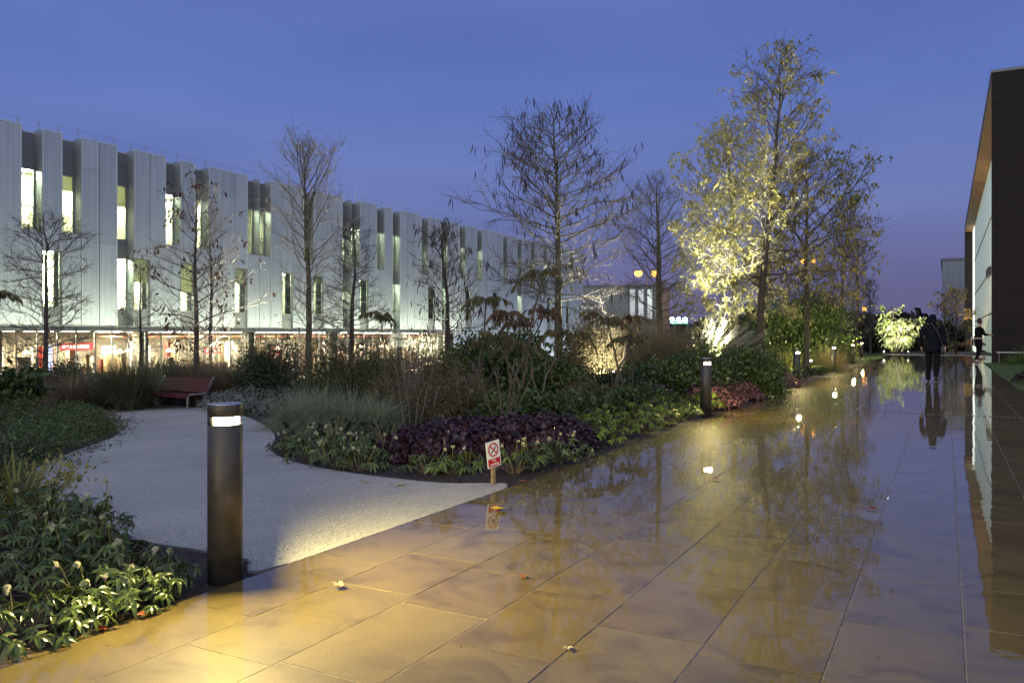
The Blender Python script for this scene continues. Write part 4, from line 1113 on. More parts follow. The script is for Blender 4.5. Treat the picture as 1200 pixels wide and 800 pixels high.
# ------------------------------------------------------------------ shrubs
def shrub(name, label, px, zc, wpx, py_top, mat, leaf=(0.05, 0.025), n=2600, clumps=22, stems=0, upright=0.5, seed=0, depth=None, group=None, up=0.0, loose=0.18, cat='shrub', stemmat='stem', base=0.05, loc=None, Hm=None, wm=None):
    x, y = P(px, zc) if loc is None else loc
    z = gz(x, y) - 0.02
    H = (top(py_top, zc) - z) if Hm is None else Hm
    w = (wpx * zc / FPX) if wm is None else wm
    d = depth or w * 0.9
    g = np.random.default_rng(1000 + seed)
    far = loc is None
    if far: n = int(n * 2.7); leaf = (leaf[0] * 1.25, leaf[1] * 1.3)
    t = thing(name, label, cat, (x, y, z), 0, group)
    C = []
    while len(C) < clumps:
        p = g.uniform(-1, 1, 3); p[2] = g.uniform(base, 1)
        q = (p[0] ** 2 + p[1] ** 2) ** 0.5
        if q ** 2.2 + (max(0, p[2] - 0.35) / 0.65) ** 2.2 * 0.85 < 1 and (q > 0.35 or p[2] > 0.45): C.append(p)
    C = np.array(C); C[:, 2] *= g.uniform(0.82, 1.06, clumps)
    sc = np.array([w / 2, d / 2, H * 0.93])
    k = g.integers(0, clumps, n)
    off = g.normal(0, 1, (n, 3)) * np.array([loose * w * 0.62, loose * d * 0.62, loose * H * 0.62])
    off *= np.where(g.random(n) < 0.12, 1.6, 1.0)[:, None]
    B = C[k] * sc + off
    B[:, 2] = np.clip(B[:, 2] * H / np.percentile(B[:, 2], 97), 0.02, None)
    rad = B - np.array([0, 0, H * 0.3]); rad /= np.linalg.norm(rad, axis=1)[:, None] + 1e-6
    D = rad * 0.6 + g.normal(0, 0.6, (n, 3)) + np.array([0, 0, upright])
    N = rad * 0.7 + g.normal(0, 0.6, (n, 3)) + np.array([0, 0, 0.4])
    MB().strips(B, D, N, g.uniform(0.65, 1.3, n) * leaf[0], g.uniform(0.7, 1.2, n) * leaf[1], g.uniform(0, 0.5, n), (0.3, 1, 0.1) if far else (0.2, 1, 0.75, 0.05), 0.12, 2 if far else 3).build('foliage', M[mat], t)
    m = MB()
    for i in range(max(stems, 5)):
        a = g.uniform(0, 6.28); rr = g.uniform(0.2, 0.9)
        e = np.array([math.cos(a) * w / 2 * rr, math.sin(a) * d / 2 * rr, H * g.uniform(0.7, 1.0)])
        b0 = np.array([math.cos(a), math.sin(a), 0]) * 0.12 * w * g.random()
        mid = b0 * 0.5 + e * 0.5 * np.array([0.8, 0.8, 1]) + g.normal(0, 0.03, 3)
        m.tube(np.array([b0, mid, e]), np.array([0.010, 0.007, 0.003]) * (1 + H * 0.3), 5)
        for j in range(int(stems > 0) * 5):
            f = g.uniform(0.3, 0.95); q = b0 * (1 - f) + e * f; en = q + unit(g.normal(0, 1, 3) + np.array([0, 0, 0.9])) * g.uniform(0.15, 0.4) * H * 0.5
            m.tube(np.array([q, (q + en) / 2 + g.normal(0, 0.015, 3), en]), [0.005, 0.004, 0.002], 4)
    m.build('stem', M[stemmat], t, True)
    return t

def grass(name, label, px, zc, wpx, py_top, mat, n=420, seed=0, arch=0.7, bw=0.006, plumes=0, loc=None, Hm=None, wm=None, group=None, wind=(0, 0), plume_mat='plume', cat='grass', pl=0.3):
    x, y = P(px, zc) if loc is None else loc
    z = gz(x, y) - 0.02
    H = (top(py_top, zc) - z) if Hm is None else Hm
    w = (wpx * zc / FPX) if wm is None else wm
    g = np.random.default_rng(3000 + seed)
    t = thing(name, label, cat, (x, y, z), 0, group)
    a = g.uniform(0, 6.28, n); lean = np.abs(g.normal(0, 0.45, n)) + 0.04
    r0 = g.uniform(0, 0.22, n) * w
    B = np.stack([np.cos(a) * r0, np.sin(a) * r0, np.zeros(n)], 1)
    out = np.stack([np.cos(a), np.sin(a), np.zeros(n)], 1)
    D = out * lean[:, None] * (w / H * 0.9) + np.array([wind[0], wind[1], 1.0]) + g.normal(0, 0.06, (n, 3))
    N = -out + np.array([0, 0, 0.15]); N = -N
    L = g.uniform(0.62, 1.12, n) * H * 1.08
    bl = MB().strips(B, D, N, L, g.uniform(0.7, 1.3, n) * bw, -np.abs(g.normal(arch * 0.5, 0.2, n)), (0.7, 1, 0.85, 0.55, 0.1), 0, 2)
    zz = bl.v[-1][:, 2]; bl.v[-1][:, 2] = zz * H / np.percentile(zz, 98)
    bl.build('blades', M[mat], t)
    if plumes:
        PB, PD, PN, m = [], [], [], MB()
        for i in range(plumes):
            a_ = g.uniform(0, 6.28); le = abs(g.normal(0, 0.35)); o_ = np.array([math.cos(a_), math.sin(a_), 0])
            d0 = unit(o_ * le * w / H + np.array([wind[0], wind[1], 1.0])); Ls = H * g.uniform(0.85, 1.12)
            p0 = o_ * 0.1 * w; p1 = p0 + d0 * Ls * 0.55; d1 = unit(d0 + o_ * 0.25 + np.array([wind[0], wind[1], 0]) * 1.0); p2 = p1 + d1 * Ls * 0.42
            m.tube(np.array([p0, p1, p2]), [0.003, 0.0025, 0.0015], 3)
            k = 34
            for j in range(k):
                f = j / k; PB.append(p1 + d1 * Ls * (0.42 - pl * (1 - f)) if pl < 0.42 else p1 + d1 * Ls * 0.42 * f)
                PD.append(d1 * 0.9 + g.normal(0, 0.35, 3) + np.array([wind[0], wind[1], -0.1])); PN.append(g.normal(0, 1, 3))
        k = len(PB)
        m.build('flower_stalk', M['grasstan'], t)
        MB().strips(np.array(PB), np.array(PD), np.array(PN), g.uniform(0.05, 0.12, k) * max(1, H * 0.7), 0.006, 0.3, (0.5, 1, 0.2), 0, 2).build('plume', M[plume_mat], t)
    return t

# the left side: dark planting round the bench
shrub('leafy_shrub', 'broad leaved dark shrub at the left frame edge below the spreading tree', 14, 17, 62, 443, 'g_deep', (0.15, 0.07), 900, 14, seed=1)
shrub('leafy_shrub', 'low dark rounded shrub under the left spreading tree', 58, 24, 70, 432, 'g_dark', (0.06, 0.03), 2400, 20, seed=2)
shrub('leafy_shrub', 'dark shrub touching the lit shopfront left of the tall dark grass', 105, 27, 70, 429, 'g_dark', (0.06, 0.035), 2400, 20, seed=3)
shrub('leafy_shrub', 'dark shrub behind the bench seat', 205, 25, 80, 428, 'g_deep', (0.06, 0.03), 2400, 20, seed=4)
for i, (px, zc, wp, pt, mt, lab) in enumerate([
        (40, 19.5, 80, 452, 'grassbrown', 'brown hazy grass clump below the left dark shrub'),
        (85, 20.5, 80, 441, 'grassbrown', 'brown hazy grass clump left of the spiky green grass'),
        (120, 21.5, 70, 432, 'grassdark', 'tall dark grass clump against the red neon sign'),
        (152, 20.0, 72, 418, 'grassdark', 'spiky green grass clump immediately left of the bench'),
        (190, 22.5, 70, 420, 'grassdark', 'tall grass clump behind the left half of the bench'),
        (232, 22.0, 70, 418, 'grassbrown', 'brown grass clump behind the right half of the bench'),
        (268, 21.0, 66, 423, 'grassbrown', 'brown grass clump at the right end of the bench'),
        (303, 21.5, 66, 420, 'grassdark', 'dark grass clump beside the black green conical shrub'),
        (12, 20.5, 60, 434, 'grassbrown', 'brown grass clump at the left frame edge')]):
    grass('grass_clump', lab, px, zc, wp, pt, mt, 1500, i, 0.6, 0.013, plumes=12 if mt == 'grassbrown' else 5, group='grass clumps round the bench', plume_mat='grassbrown')
for i, (px, py, w, h, lab) in enumerate([(262, 480, 1.0, 0.42, 'silvery low cushion plant at the right foot of the bench'), (300, 481, 1.1, 0.46, 'silvery low cushion plant left of the feather grass'), (332, 484, 0.9, 0.42, 'silvery low cushion plant behind the feather grass')]):
    x, y, zc = G(px, py)
    shrub('silver_cushion', lab, px, zc, 0, 0, 'g_silver', (0.05, 0.02), 1500, 18, seed=30 + i, loc=(x, y), Hm=h, wm=w, upright=0.8)
# low mounded bed on the left
for i, (px, py, w, h, mt, lab) in enumerate([
        (8, 545, 1.5, 0.40, 'g_deep', 'green mound at the left edge of the rounded bed'), (52, 530, 1.4, 0.42, 'g_mid', 'mid green mound in the front of the rounded bed'), (95, 513, 1.3, 0.40, 'g_mid', 'mid green mound close to the tip of the rounded bed'),
        (120, 505, 0.9, 0.32, 'g_brown', 'browning mound at the tip of the rounded bed'), (72, 505, 1.5, 0.44, 'g_deep', 'dark mound in the middle of the rounded bed'), (28, 512, 1.6, 0.46, 'g_deep', 'dark mound behind the front of the rounded bed'),
        (35, 497, 1.8, 0.5, 'g_brown', 'brownish mound at the back of the rounded bed'), (80, 494, 1.3, 0.4, 'g_mid', 'green mound at the back by the narrow path'), (0, 500, 1.6, 0.5, 'g_deep', 'dark mound at the back left of the rounded bed')]):
    x, y, zc = G(px, py)
    shrub('low_mound', lab, px, zc, 0, 0, mt, (0.035, 0.02), 2600, 26, seed=40 + i, loc=(x, y), Hm=h, wm=w, group='low mounds of the rounded bed', loose=0.16)
# the middle: tall planting between the gravel path and the offices
shrub('conical_shrub', 'black green conical shrub behind the foreground bollard', 320, 19.5, 74, 404, 'g_dark', (0.045, 0.02), 5200, 34, seed=60)
shrub('yew_shrub', 'olive upright yew shrub left of the twiggy shrubs', 392, 18.5, 88, 414, 'g_yew', (0.045, 0.013), 7000, 40, seed=61, upright=1.4)
shrub('yew_shrub', 'olive upright yew shrub behind the feather grass plumes', 446, 19.0, 70, 418, 'g_yew', (0.045, 0.013), 5600, 36, seed=62, upright=1.4)
for i, (px, zc, wp, pt, st, lab) in enumerate([
        (478, 13.8, 76, 408, 12, 'tall twiggy brown shrub with pale stems right of the yews'), (516, 14.5, 70, 414, 10, 'twiggy brown shrub behind the purple groundcover'), (452, 13.0, 50, 452, 8, 'low twiggy grey brown shrub right of the feather grass'),
        (500, 12.6, 70, 450, 10, 'low twiggy brown shrub above the left end of the purple groundcover'), (545, 13.2, 64, 440, 10, 'brown twiggy shrub left of the sumac stems')]):
    shrub('twiggy_shrub', lab, px, zc, wp, pt, 'g_brown', (0.024, 0.013), 3400, 46, stems=st, seed=70 + i, loose=0.2, stemmat='twigpale', base=0.1)
for i, (px, zc, wp, pt, mt, lab) in enumerate([
        (536, 17.5, 60, 420, 'g_mid', 'leafy green shrub below the slim podded tree'), (572, 16.5, 66, 424, 'g_deep', 'leafy green shrub left below the sumacs'), (612, 17.0, 84, 400, 'g_mid', 'tall leafy green shrub under the red tinged sumac'),
        (652, 15.5, 84, 432, 'g_mid', 'leafy shrub right of the sumac stems'), (628, 13.0, 72, 464, 'g_deep', 'low dark green shrub at the foot of the sumac stems'), (590, 12.6, 60, 468, 'g_mid', 'low green shrub behind the no smoking sign'),
        (560, 20, 80, 402, 'g_deep', 'dark shrub before the unlit end of the offices')]):
    shrub('leafy_shrub', lab, px, zc, wp, pt, mt, (0.075, 0.045), 2600, 26, seed=80 + i, group='leafy shrubs of the middle garden')
shrub('twiggy_shrub', 'dense dark brown shrub right of the big podded trunk', 683, 17.0, 66, 388, 'g_brown', (0.045, 0.026), 3800, 40, stems=10, seed=90, loose=0.2)
shrub('twiggy_shrub', 'brown shrub at the foot of the lit tall grass', 684, 13.6, 60, 452, 'g_brown', (0.035, 0.02), 2600, 36, stems=10, seed=91, loose=0.2)
shrub('leafy_shrub', 'dark shrub between the brown shrub and the tan grass', 735, 15.2, 70, 442, 'g_dark', (0.06, 0.03), 2600, 26, seed=92)
shrub('leafy_shrub', 'dark green shrub left of the square cut bollard', 775, 15.6, 84, 428, 'g_deep', (0.06, 0.032), 3200, 30, seed=93)
shrub('leafy_shrub', 'dark green shrub behind the second bollard', 826, 15.8, 84, 418, 'g_deep', (0.06, 0.032), 3200, 30, seed=94)
shrub('leafy_shrub', 'glossy dark green shrub round the tall dark trunk', 876, 16.6, 84, 416, 'g_mid', (0.06, 0.03), 3600, 30, seed=95)
shrub('leafy_shrub', 'green shrub at the path edge behind the rosy groundcover', 893, 15.8, 46, 436, 'g_mid', (0.055, 0.03), 1900, 22, seed=96)
shrub('leafy_shrub', 'dark hedge like shrub under the golden tree', 842, 26, 100, 402, 'g_dark', (0.06, 0.03), 3200, 30, seed=97)
shrub('evergreen_shrub', 'big rounded evergreen lit from the path side by the sodium lamp', 935, 36, 116, 350, 'g_mid', (0.13, 0.05), 6500, 44, seed=98, loose=0.15)
shrub('evergreen_shrub', 'dark evergreen mass left of the big rounded evergreen', 884, 40, 100, 376, 'g_dark', (0.11, 0.05), 4200, 34, seed=99)
shrub('evergreen_shrub', 'very dark evergreen under the golden tree to the left', 822, 44, 110, 388, 'g_dark', (0.11, 0.05), 3600, 30, seed=100)
grass('tall_grass', 'tall pale grass brightly uplit beside the dark brown shrub', 705, 17.2, 34, 374, 'grasstan', 1300, 50, 0.3, 0.008, plumes=30)
for i, (px, zc, wp, pt, lab) in enumerate([(740, 20, 54, 378, 'fine tan grass clump right of the uplit tall grass'), (765, 21, 56, 374, 'fine tan grass clump below the bare domed tree'), (792, 21.5, 50, 388, 'fine tan grass clump left of the white plumed grass'), (722, 22, 40, 370, 'tall fine tan grass clump behind the small sumac')]):
    grass('tall_grass', lab, px, zc, wp, pt, 'grasstan', 1500, 60 + i, 0.3, 0.008, plumes=18, group='tan grasses', plume_mat='grasstan')
wv = rv * 0.45
grass('plumed_grass', 'white plumed grass leaning right and lit from below', 822, 22, 66, 366, 'grassdark', 420, 70, 0.7, 0.008, plumes=52, wind=(wv.x, wv.y))
for i, (px, py, w, h, mt, lab) in enumerate([
        (965, 432, 1.1, 0.55, 'grasslime', 'lime grass clump between the two far bollards'), (990, 434, 1.4, 0.75, 'grasstan', 'arching tan grass clump right of the third far bollard'), (925, 436, 1.3, 0.75, 'grasslime', 'lime grass clump left of the far bollards'),
        (905, 432, 1.3, 0.85, 'grasslime', 'green gold grass clump by the evergreen'), (955, 426, 1.5, 0.7, 'grasslime', 'gold green grass behind the slim tree trunk'), (985, 426, 1.6, 0.8, 'grassdark', 'dark grass clump before the far fence')]):
    x, y, zc = G(px, py)
    x = min(x, -3.55)
    grass('grass_clump', lab, px, zc, 0, 0, mt, 1100, 80 + i, 0.9, 0.011, plumes=0, loc=(x, y), Hm=h, wm=w, group='grass clumps by the far bollards')
x, y, zc = G(948, 442)
for i, (px, py, lab) in enumerate([(912, 441, 'low green edging plant left of the far bollard'), (952, 438, 'low green edging plant at the foot of the slim tree'), (968, 437, 'low green edging plant between slim tree and tan grass')]):
    x, y, zc = G(px, py); x = min(x, -3.35)
    shrub('edging_plant', lab, px, zc, 0, 0, 'g_mid', (0.05, 0.03), 700, 12, seed=110 + i, loc=(x, y), Hm=0.22, wm=0.8)
# feather grass
for i, (px, py, w, h, lab) in enumerate([(346, 501, 1.23, 0.48, 'leftmost feather grass tussock spilling over the gravel path'), (378, 502, 1.43, 0.58, 'feather grass tussock left of the middle of its row'), (412, 503, 1.37, 0.56, 'feather grass tussock right of the middle of its row'), (443, 505, 1.10, 0.48, 'rightmost feather grass tussock beside the pale stems'), (360, 494, 1.17, 0.56, 'feather grass tussock set back behind its row')]):
    x, y, zc = G(px, py)
    grass('feather_grass', lab, px, zc, 0, 0, 'feather', 1700, 90 + i, 1.5, 0.0045, plumes=0, loc=(x, y), Hm=h, wm=w, group='feather grass tussocks', wind=(0.10, 0.05))

# sumacs: bare stems carrying a flat layer of hanging compound leaves
def sumac(label, px, zc, tops, mat, seed, base_w=0.25):
    x, y = P(px, zc); z = gz(x, y) - 0.02
    t = thing('sumac', label, 'sumac', (x, y, z), group='sumacs')
    g = np.random.default_rng(5000 + seed); m = MB(); B, D, N = [], [], []
    for (qx, qy, wpx) in tops:
        e = np.array([(qx - px) * zc / FPX * C_ + g.normal(0, 0.1) * -S_, (qx - px) * zc / FPX * S_ + g.normal(0, 0.15) * C_, top(qy, zc) - z])
        b0 = np.array([g.normal(0, base_w), g.normal(0, base_w), 0])
        pts = [b0 + (e - b0) * np.array([f ** 1.25, f ** 1.25, f]) + g.normal(0, 0.02, 3) for f in np.linspace(0, 1, 7)]
        m.tube(np.array(pts), np.linspace(0.028, 0.013, 7), 7)
        w = wpx * zc / FPX / 2
        for k in range(8):
            a = k * 2.4 + g.uniform(0, 0.7); L = w * g.uniform(0.5, 1.15); tilt = g.normal(0.0, 0.22)
            o_ = np.array([math.cos(a), math.sin(a), 0.0])
            rp = [e + np.array([0, 0, 0.0])]
            for s in range(1, 7):
                f = s / 6; rp.append(e + o_ * L * f + np.array([0, 0, 0.22 * w * math.sin(f * 2.5) - 0.28 * w * f * f + tilt * L * f + g.normal(0, 0.012)]))
            rp = np.array(rp); m.tube(rp, np.linspace(0.006, 0.003, 7), 3)
            for s in range(13):
                f = 0.16 + 0.84 * s / 12; q = np.array([np.interp(f * 6, np.arange(7), rp[:, c]) for c in range(3)])
                sd = np.array([-o_[1], o_[0], 0])
                for sg in (-1, 1):
                    if g.random() < 0.3: continue
                    B.append(q); D.append(sd * sg * 0.7 + o_ * 0.35 + np.array([0, 0, -0.75]) + g.normal(0, 0.15, 3)); N.append(np.array([0, 0, 1.0]) + sd * sg * 0.6 + g.normal(0, 0.2, 3))
    m.build('stem', M['stem'], t, True)
    n = len(B)
    MB().strips(np.array(B), np.array(D), np.array(N), g.uniform(0.07, 0.14, n), g.uniform(0.03, 0.045, n), 0.35, (0.3, 1, 0.7, 0.05), 0.1).build('leaves', M[mat], t)
sumac('leaning sumac with green umbrella of leaves before the podded trunk', 612, 14.0, [(640, 322, 82)], 'sumac', 1, 0.06)
sumac('red tinged sumac with a wide level canopy in the middle garden', 600, 14.6, [(592, 368, 66), (640, 366, 66), (612, 382, 80)], 'sumacred', 2)
sumac('broad low green sumac behind the thin stems', 622, 13.6, [(580, 396, 76), (655, 392, 76), (618, 408, 90)], 'sumac', 3)
sumac('small dark sumac tuft high before the shopfront', 455, 15.5, [(459, 372, 46)], 'sumac', 4, 0.05)
sumac('slim sumac with two small tufts left of the red tinged one', 562, 14.8, [(574, 352, 58), (560, 402, 30)], 'sumac', 5, 0.1)
sumac('small sumac with drooping dark leaves in front of the uplit tall grass', 722, 14.0, [(716, 378, 72), (736, 398, 60)], 'sumac', 6, 0.08)
sumac('little red leaved sumac beyond the drooping dark one', 734, 16.5, [(737, 373, 40)], 'sumacred', 7, 0.05)
x, y = P(1, 13)
sumac('sumac tip with brown leaves entering at the left frame edge', -26, 13.5, [(-12, 346, 66)], 'sumac', 8, 0.05)
# thin bare stems rising through the middle planting
def stems(label, px, py, n, hpx, spread, seed):
    x, y, zc = G(px, py); z = gz(x, y) - 0.02; g = np.random.default_rng(6000 + seed)
    t = thing('bare_stem_plant', label, 'bare stems', (x, y, z), group='bare stemmed shrubs')
    H = (py - hpx) * zc / FPX; m = MB(); tw = MB()
    for i in range(n):
        a = (i + 0.5) / n * 2 - 1 + g.normal(0, 0.1)
        e = np.array([a * spread * C_, a * spread * S_ + g.normal(0, 0.15), H * g.uniform(0.75, 1.0)])
        b0 = np.array([a * 0.12 * C_, a * 0.12 * S_, 0])
        pts = np.array([b0 + (e - b0) * np.array([f ** 1.1, f ** 1.1, f]) + g.normal(0, 0.012, 3) for f in np.linspace(0, 1, 6)])
        m.tube(pts, np.linspace(0.012, 0.005, 6), 6)
        for k in range(7):
            q = pts[g.integers(2, 6)]; en = q + unit(g.normal(0, 1, 3) + np.array([a * 0.6, 0, 1.0])) * H * g.uniform(0.1, 0.26)
            tw.tube(np.array([q, (q + en) / 2 + g.normal(0, 0.012, 3), en]), [0.005, 0.004, 0.002], 4)
    m.build('stem', M['stem'], t, True); tw.build('twigs', M['stem'], t, True)
stems('bundle of tan bare stems in front of the sumacs', 592, 498, 9, 420, 0.45, 1)
stems('pale forked bare stems at the left end of the purple groundcover', 482, 508, 4, 405, 0.35, 2)
stems('pale bare stems below the drooping dark sumac', 732, 482, 4, 405, 0.3, 3)
stems('grey bare stems behind the low green shrub', 540, 494, 5, 430, 0.3, 4)

# purple coral bells, rosy groundcover
def coral(name, label, x, y, w, h, mat, seed, n=620, group=None, leaf=0.052):
    z = gz(x, y) - 0.02; g = np.random.default_rng(7000 + seed)
    t = thing(name, label, 'groundcover', (x, y, z), 0, group)
    a = g.uniform(0, 6.28, n); rr = np.sqrt(g.uniform(0, 1, n))
    hh = h * (1 - 0.75 * rr ** 2.2) * g.uniform(0.55, 1.1, n)
    B = np.stack([np.cos(a) * rr * w / 2, np.sin(a) * rr * w / 2, hh], 1)
    out = np.stack([np.cos(a), np.sin(a), np.zeros(n)], 1)
    D = out * (0.4 + 0.8 * rr)[:, None] + g.normal(0, 0.4, (n, 3)) + np.array([0, 0, -0.1])
    N = out * 0.5 * rr[:, None] + np.array([0, 0, 0.9]) + g.normal(0, 0.35, (n, 3))
    MB().strips(B, D, N, g.uniform(0.7, 1.25, n) * leaf, g.uniform(0.75, 1.2, n) * leaf * 1.05, g.uniform(0.1, 0.7, n), (0.45, 0.95, 1.0, 0.8, 0.2), 0.14).build('foliage', M[mat], t)
    m = MB()
    for i in range(10):
        b = g.uniform(0, 6.28); m.tube(np.array([(0, 0, 0), (math.cos(b) * w * 0.15, math.sin(b) * w * 0.15, h * 0.5), (math.cos(b) * w * 0.3, math.sin(b) * w * 0.3, h * 0.75)]), 0.003, 4)
    m.build('stem', M['stem'], t)
    return t
LP = 'dark purple coral bells, part of the purple swathe behind the no smoking sign'
for i, (px, py, w, h) in enumerate([(474, 535, 0.75, 0.24), (505, 537, 0.8, 0.30), (538, 538, 0.8, 0.33), (568, 536, 0.75, 0.32), (600, 533, 0.8, 0.32), (632, 531, 0.8, 0.34), (660, 524, 0.75, 0.33), (520, 524, 0.8, 0.33), (556, 523, 0.8, 0.34), (594, 521, 0.8, 0.34), (634, 517, 0.8, 0.35), (488, 526, 0.7, 0.26)]):
    x, y, zc = G(px, py)
    coral('coral_bells', LP, x, y, w, h, 'purple', i, 1250, 'purple coral bells swathe')
for i, (px, py, w, h, mt, lab) in enumerate([
        (862, 478, 1.0, 0.36, 'rosy', 'rosy brown groundcover mound right of the second bollard'), (880, 468, 0.9, 0.34, 'rosy', 'rosy brown groundcover mound further along the edge'), (845, 468, 1.0, 0.36, 'rosy', 'rosy brown groundcover mound behind the second bollard'),
        (822, 476, 0.9, 0.36, 'purple', 'purple groundcover mound left behind the second bollard'), (926, 453, 1.0, 0.34, 'rosy', 'rosy groundcover mound left of the far bollard'),
        (768, 474, 0.9, 0.4, 'purple', 'purple groundcover patch among the dark greens')]):
    x, y, zc = G(px, py); x = min(x, PX0 - w * 0.42)
    coral('coral_bells', lab, x, y, w, h, mt, 30 + i, 1300, leaf=0.045)
for i, (x, y, lab) in enumerate([(2.3, 22.2, 'dark purple mound nearest the right frame edge on the lawn'), (2.1, 24.2, 'dark purple mound at the lawn corner')]):
    coral('coral_bells', lab, x, y, 1.3, 0.4, 'purple', 40 + i, 700)
for i, (x, y, lab) in enumerate([(2.9, 40.6, 'grass tuft under the corner of the dark hall'), (4.4, 40.3, 'grass tuft along the dark hall wall, second from its corner'), (5.9, 40.5, 'grass tuft along the dark hall wall, third from its corner'), (2.4, 39.4, 'low grass tuft at the far end of the right lawn')]):
    grass('grass_tuft', lab, 0, 0, 0, 0, 'turf', 420, 120 + i, 1.2, 0.014, plumes=0, loc=(x, y), Hm=0.62 if i < 3 else 0.4, wm=1.7, group='grass tufts along the dark wall')
# a low rail along the foot of the dark wall
def wall_rail():
    t = thing('wall_rail', 'thin pale rail low along the dark hall wall', 'rail', (3, 42.4, 0))
    MB((3, 42.4, 0)).box(2.0, 3.3, 42.62, 42.66, 0.42, 0.46).build('rail', M['cladjoint'], t)
    for xx in (2.1, 3.2): MB((3, 42.4, 0)).box(xx - 0.015, xx + 0.015, 42.63, 42.65, 0.0, 0.42).build('post', M['galv'], t)
wall_rail()

# hellebores
def hellebore(label, x, y, w, h, seed, flowers=4, mat='hell', group=None, nst=26, leaf=0.10, rz=0.0):
    z = gz(x, y) - 0.02; g = np.random.default_rng(8000 + seed)
    t = thing('hellebore', label, 'hellebore', (x, y, z), rz, group)
    m = MB(); B, D, N, LL = [], [], [], []
    for i in range(nst):
        a = g.uniform(0, 6.28); rr = math.sqrt(g.uniform(0.02, 1)) * w / 2
        hh = h * (1 - 0.55 * (2 * rr / w) ** 2) * g.uniform(0.6, 1.08)
        e = np.array([math.cos(a) * rr, math.sin(a) * rr, hh])
        m.tube(np.array([(e[0] * 0.15, e[1] * 0.15, 0), (e[0] * 0.55, e[1] * 0.55, hh * 0.7), e]), [0.004, 0.0035, 0.003], 4)
        o_ = np.array([math.cos(a), math.sin(a), 0])
        k = g.integers(5, 8)
        nn = unit(o_ * 0.6 + np.array([0, 0, 1.0]) + g.normal(0, 0.25, 3))
        s0 = unit(np.cross(nn, o_)); f0 = np.cross(s0, nn)
        for j in range(k):
            b = (j / (k - 1) - 0.5) * 3.9
            B.append(e); D.append(f0 * math.cos(b) + s0 * math.sin(b) + nn * g.normal(0.08, 0.12)); N.append(nn + g.normal(0, 0.12, 3)); LL.append(leaf * g.uniform(0.5, 1.25))
    m.build('stem', M['stem'], t)
    n = len(B); LL = np.array(LL)
    MB().strips(np.array(B), np.array(D), np.array(N), LL, LL * 0.34, g.uniform(0.15, 0.6, n), (0.2, 0.85, 1.0, 0.7, 0.05), 0.16).build('leaves', M[mat], t, True)
    for q in range(flowers):
        a = g.uniform(0, 6.28); rr = w * 0.42 * math.sqrt(g.random()); hh = h * g.uniform(0.95, 1.35)
        c = np.array([math.cos(a) * rr, math.sin(a) * rr, hh])
        fm = MB(); fm.tube(np.array([(c[0] * 0.5, c[1] * 0.5, h * 0.3), (c[0] * 0.9, c[1] * 0.9, hh * 0.9), c]), 0.003, 4)
        ax = unit(np.array([g.normal(0.3, 0.5), g.normal(-0.6, 0.5), g.normal(0.1, 0.4)]))
        u = unit(np.cross(ax, (0, 0, 1.0))); v = np.cross(ax, u)
        PB, PD, PN = [], [], []
        for j in range(5):
            b = j * 1.257 + 0.3
            r_ = u * math.cos(b) + v * math.sin(b); PB.append(c); PD.append(r_ + ax * g.uniform(0.3, 1.3)); PN.append(ax - r_ * 0.4 + g.normal(0, 0.2, 3))
        s = 0.029 * g.uniform(0.8, 1.25)
        f = MB().strips(np.array(PB), np.array(PD), np.array(PN), s * g.uniform(0.7, 1.2, 5), s * 0.72, -0.35, (0.3, 0.85, 1.0, 0.3), 0.16)
        fl = f.build('flower', M['petal'], t, True)
        fm.build('flower_stalk', M['grasslime'], fl)
    return t
LH = 'cream flowered hellebore in the near corner bed left of the foreground bollard'
near = [(20, 748, .5, .2, 1), (62, 700, .5, .22, 1), (110, 715, .45, .2, 2), (150, 700, .5, .22, 2), (185, 690, .38, .18, 1), (45, 668, .55, .26, 1), (95, 672, .5, .26, 2), (135, 668, .42, .24, 1), (30, 640, .55, .28, 0), (75, 640, .5, .3, 2), (112, 640, .42, .32, 3), (-10, 690, .5, .22, 0), (-25, 650, .6, .3, 0), (10, 610, .6, .30, 0), (55, 618, .5, .3, 1), (165, 716, .4, .18, 2), (80, 738, .4, .17, 1)]
for i, (px, py, w, h, f) in enumerate(near):
    x, y, zc = G(px, py); x = min(x, PX0 - 0.02 - w * 0.33)
    hellebore(LH, x, y, w, h, i, f, 'hell' if i % 3 else 'hell', 'hellebores in the near corner bed', 40, 0.056)
for i, (px, py, w, h, lab) in enumerate([(20, 610, 0.8, 0.42, 'browning leafy plant with yellow green blades at the left edge'), (-8, 600, 0.6, 0.40, 'browning leafy plant cut off by the left frame edge')]):
    x, y, zc = G(px, py)
    grass('leafy_clump', lab, 0, 0, 0, 0, 'grasslime', 150, 140 + i, 1.0, 0.02, loc=(x, y), Hm=h, wm=w, cat='plant')
    shrub('yellowing_shrub', 'yellow and green leaved small shrub ' + ('beside the near hellebores' if i == 0 else 'in the left frame corner above the hellebores'), px, zc, 0, 0, 'g_mid' if i else 'leafolive', (0.045, 0.022), 700, 14, stems=8, seed=150 + i, loc=(x - 0.05, y + 0.1), Hm=h * 0.9, wm=w * 0.85)
LC = 'cream flowered hellebore on the rounded corner below the feather grass'
for i, (px, py, w, h, f) in enumerate([(338, 533, .5, .22, 3), (362, 541, .5, .22, 4), (392, 546, .5, .22, 4), (422, 550, .5, .2, 4), (350, 524, .5, .22, 4), (380, 530, .55, .24, 5), (412, 534, .55, .24, 5), (442, 540, .5, .22, 3)]):
    x, y, zc = G(px, py)
    hellebore(LC, x, y, w, h, 30 + i, f, 'hell', 'hellebores on the rounded corner', 26, 0.07)
LS = 'hellebore with a few pale flowers beside the no smoking sign'
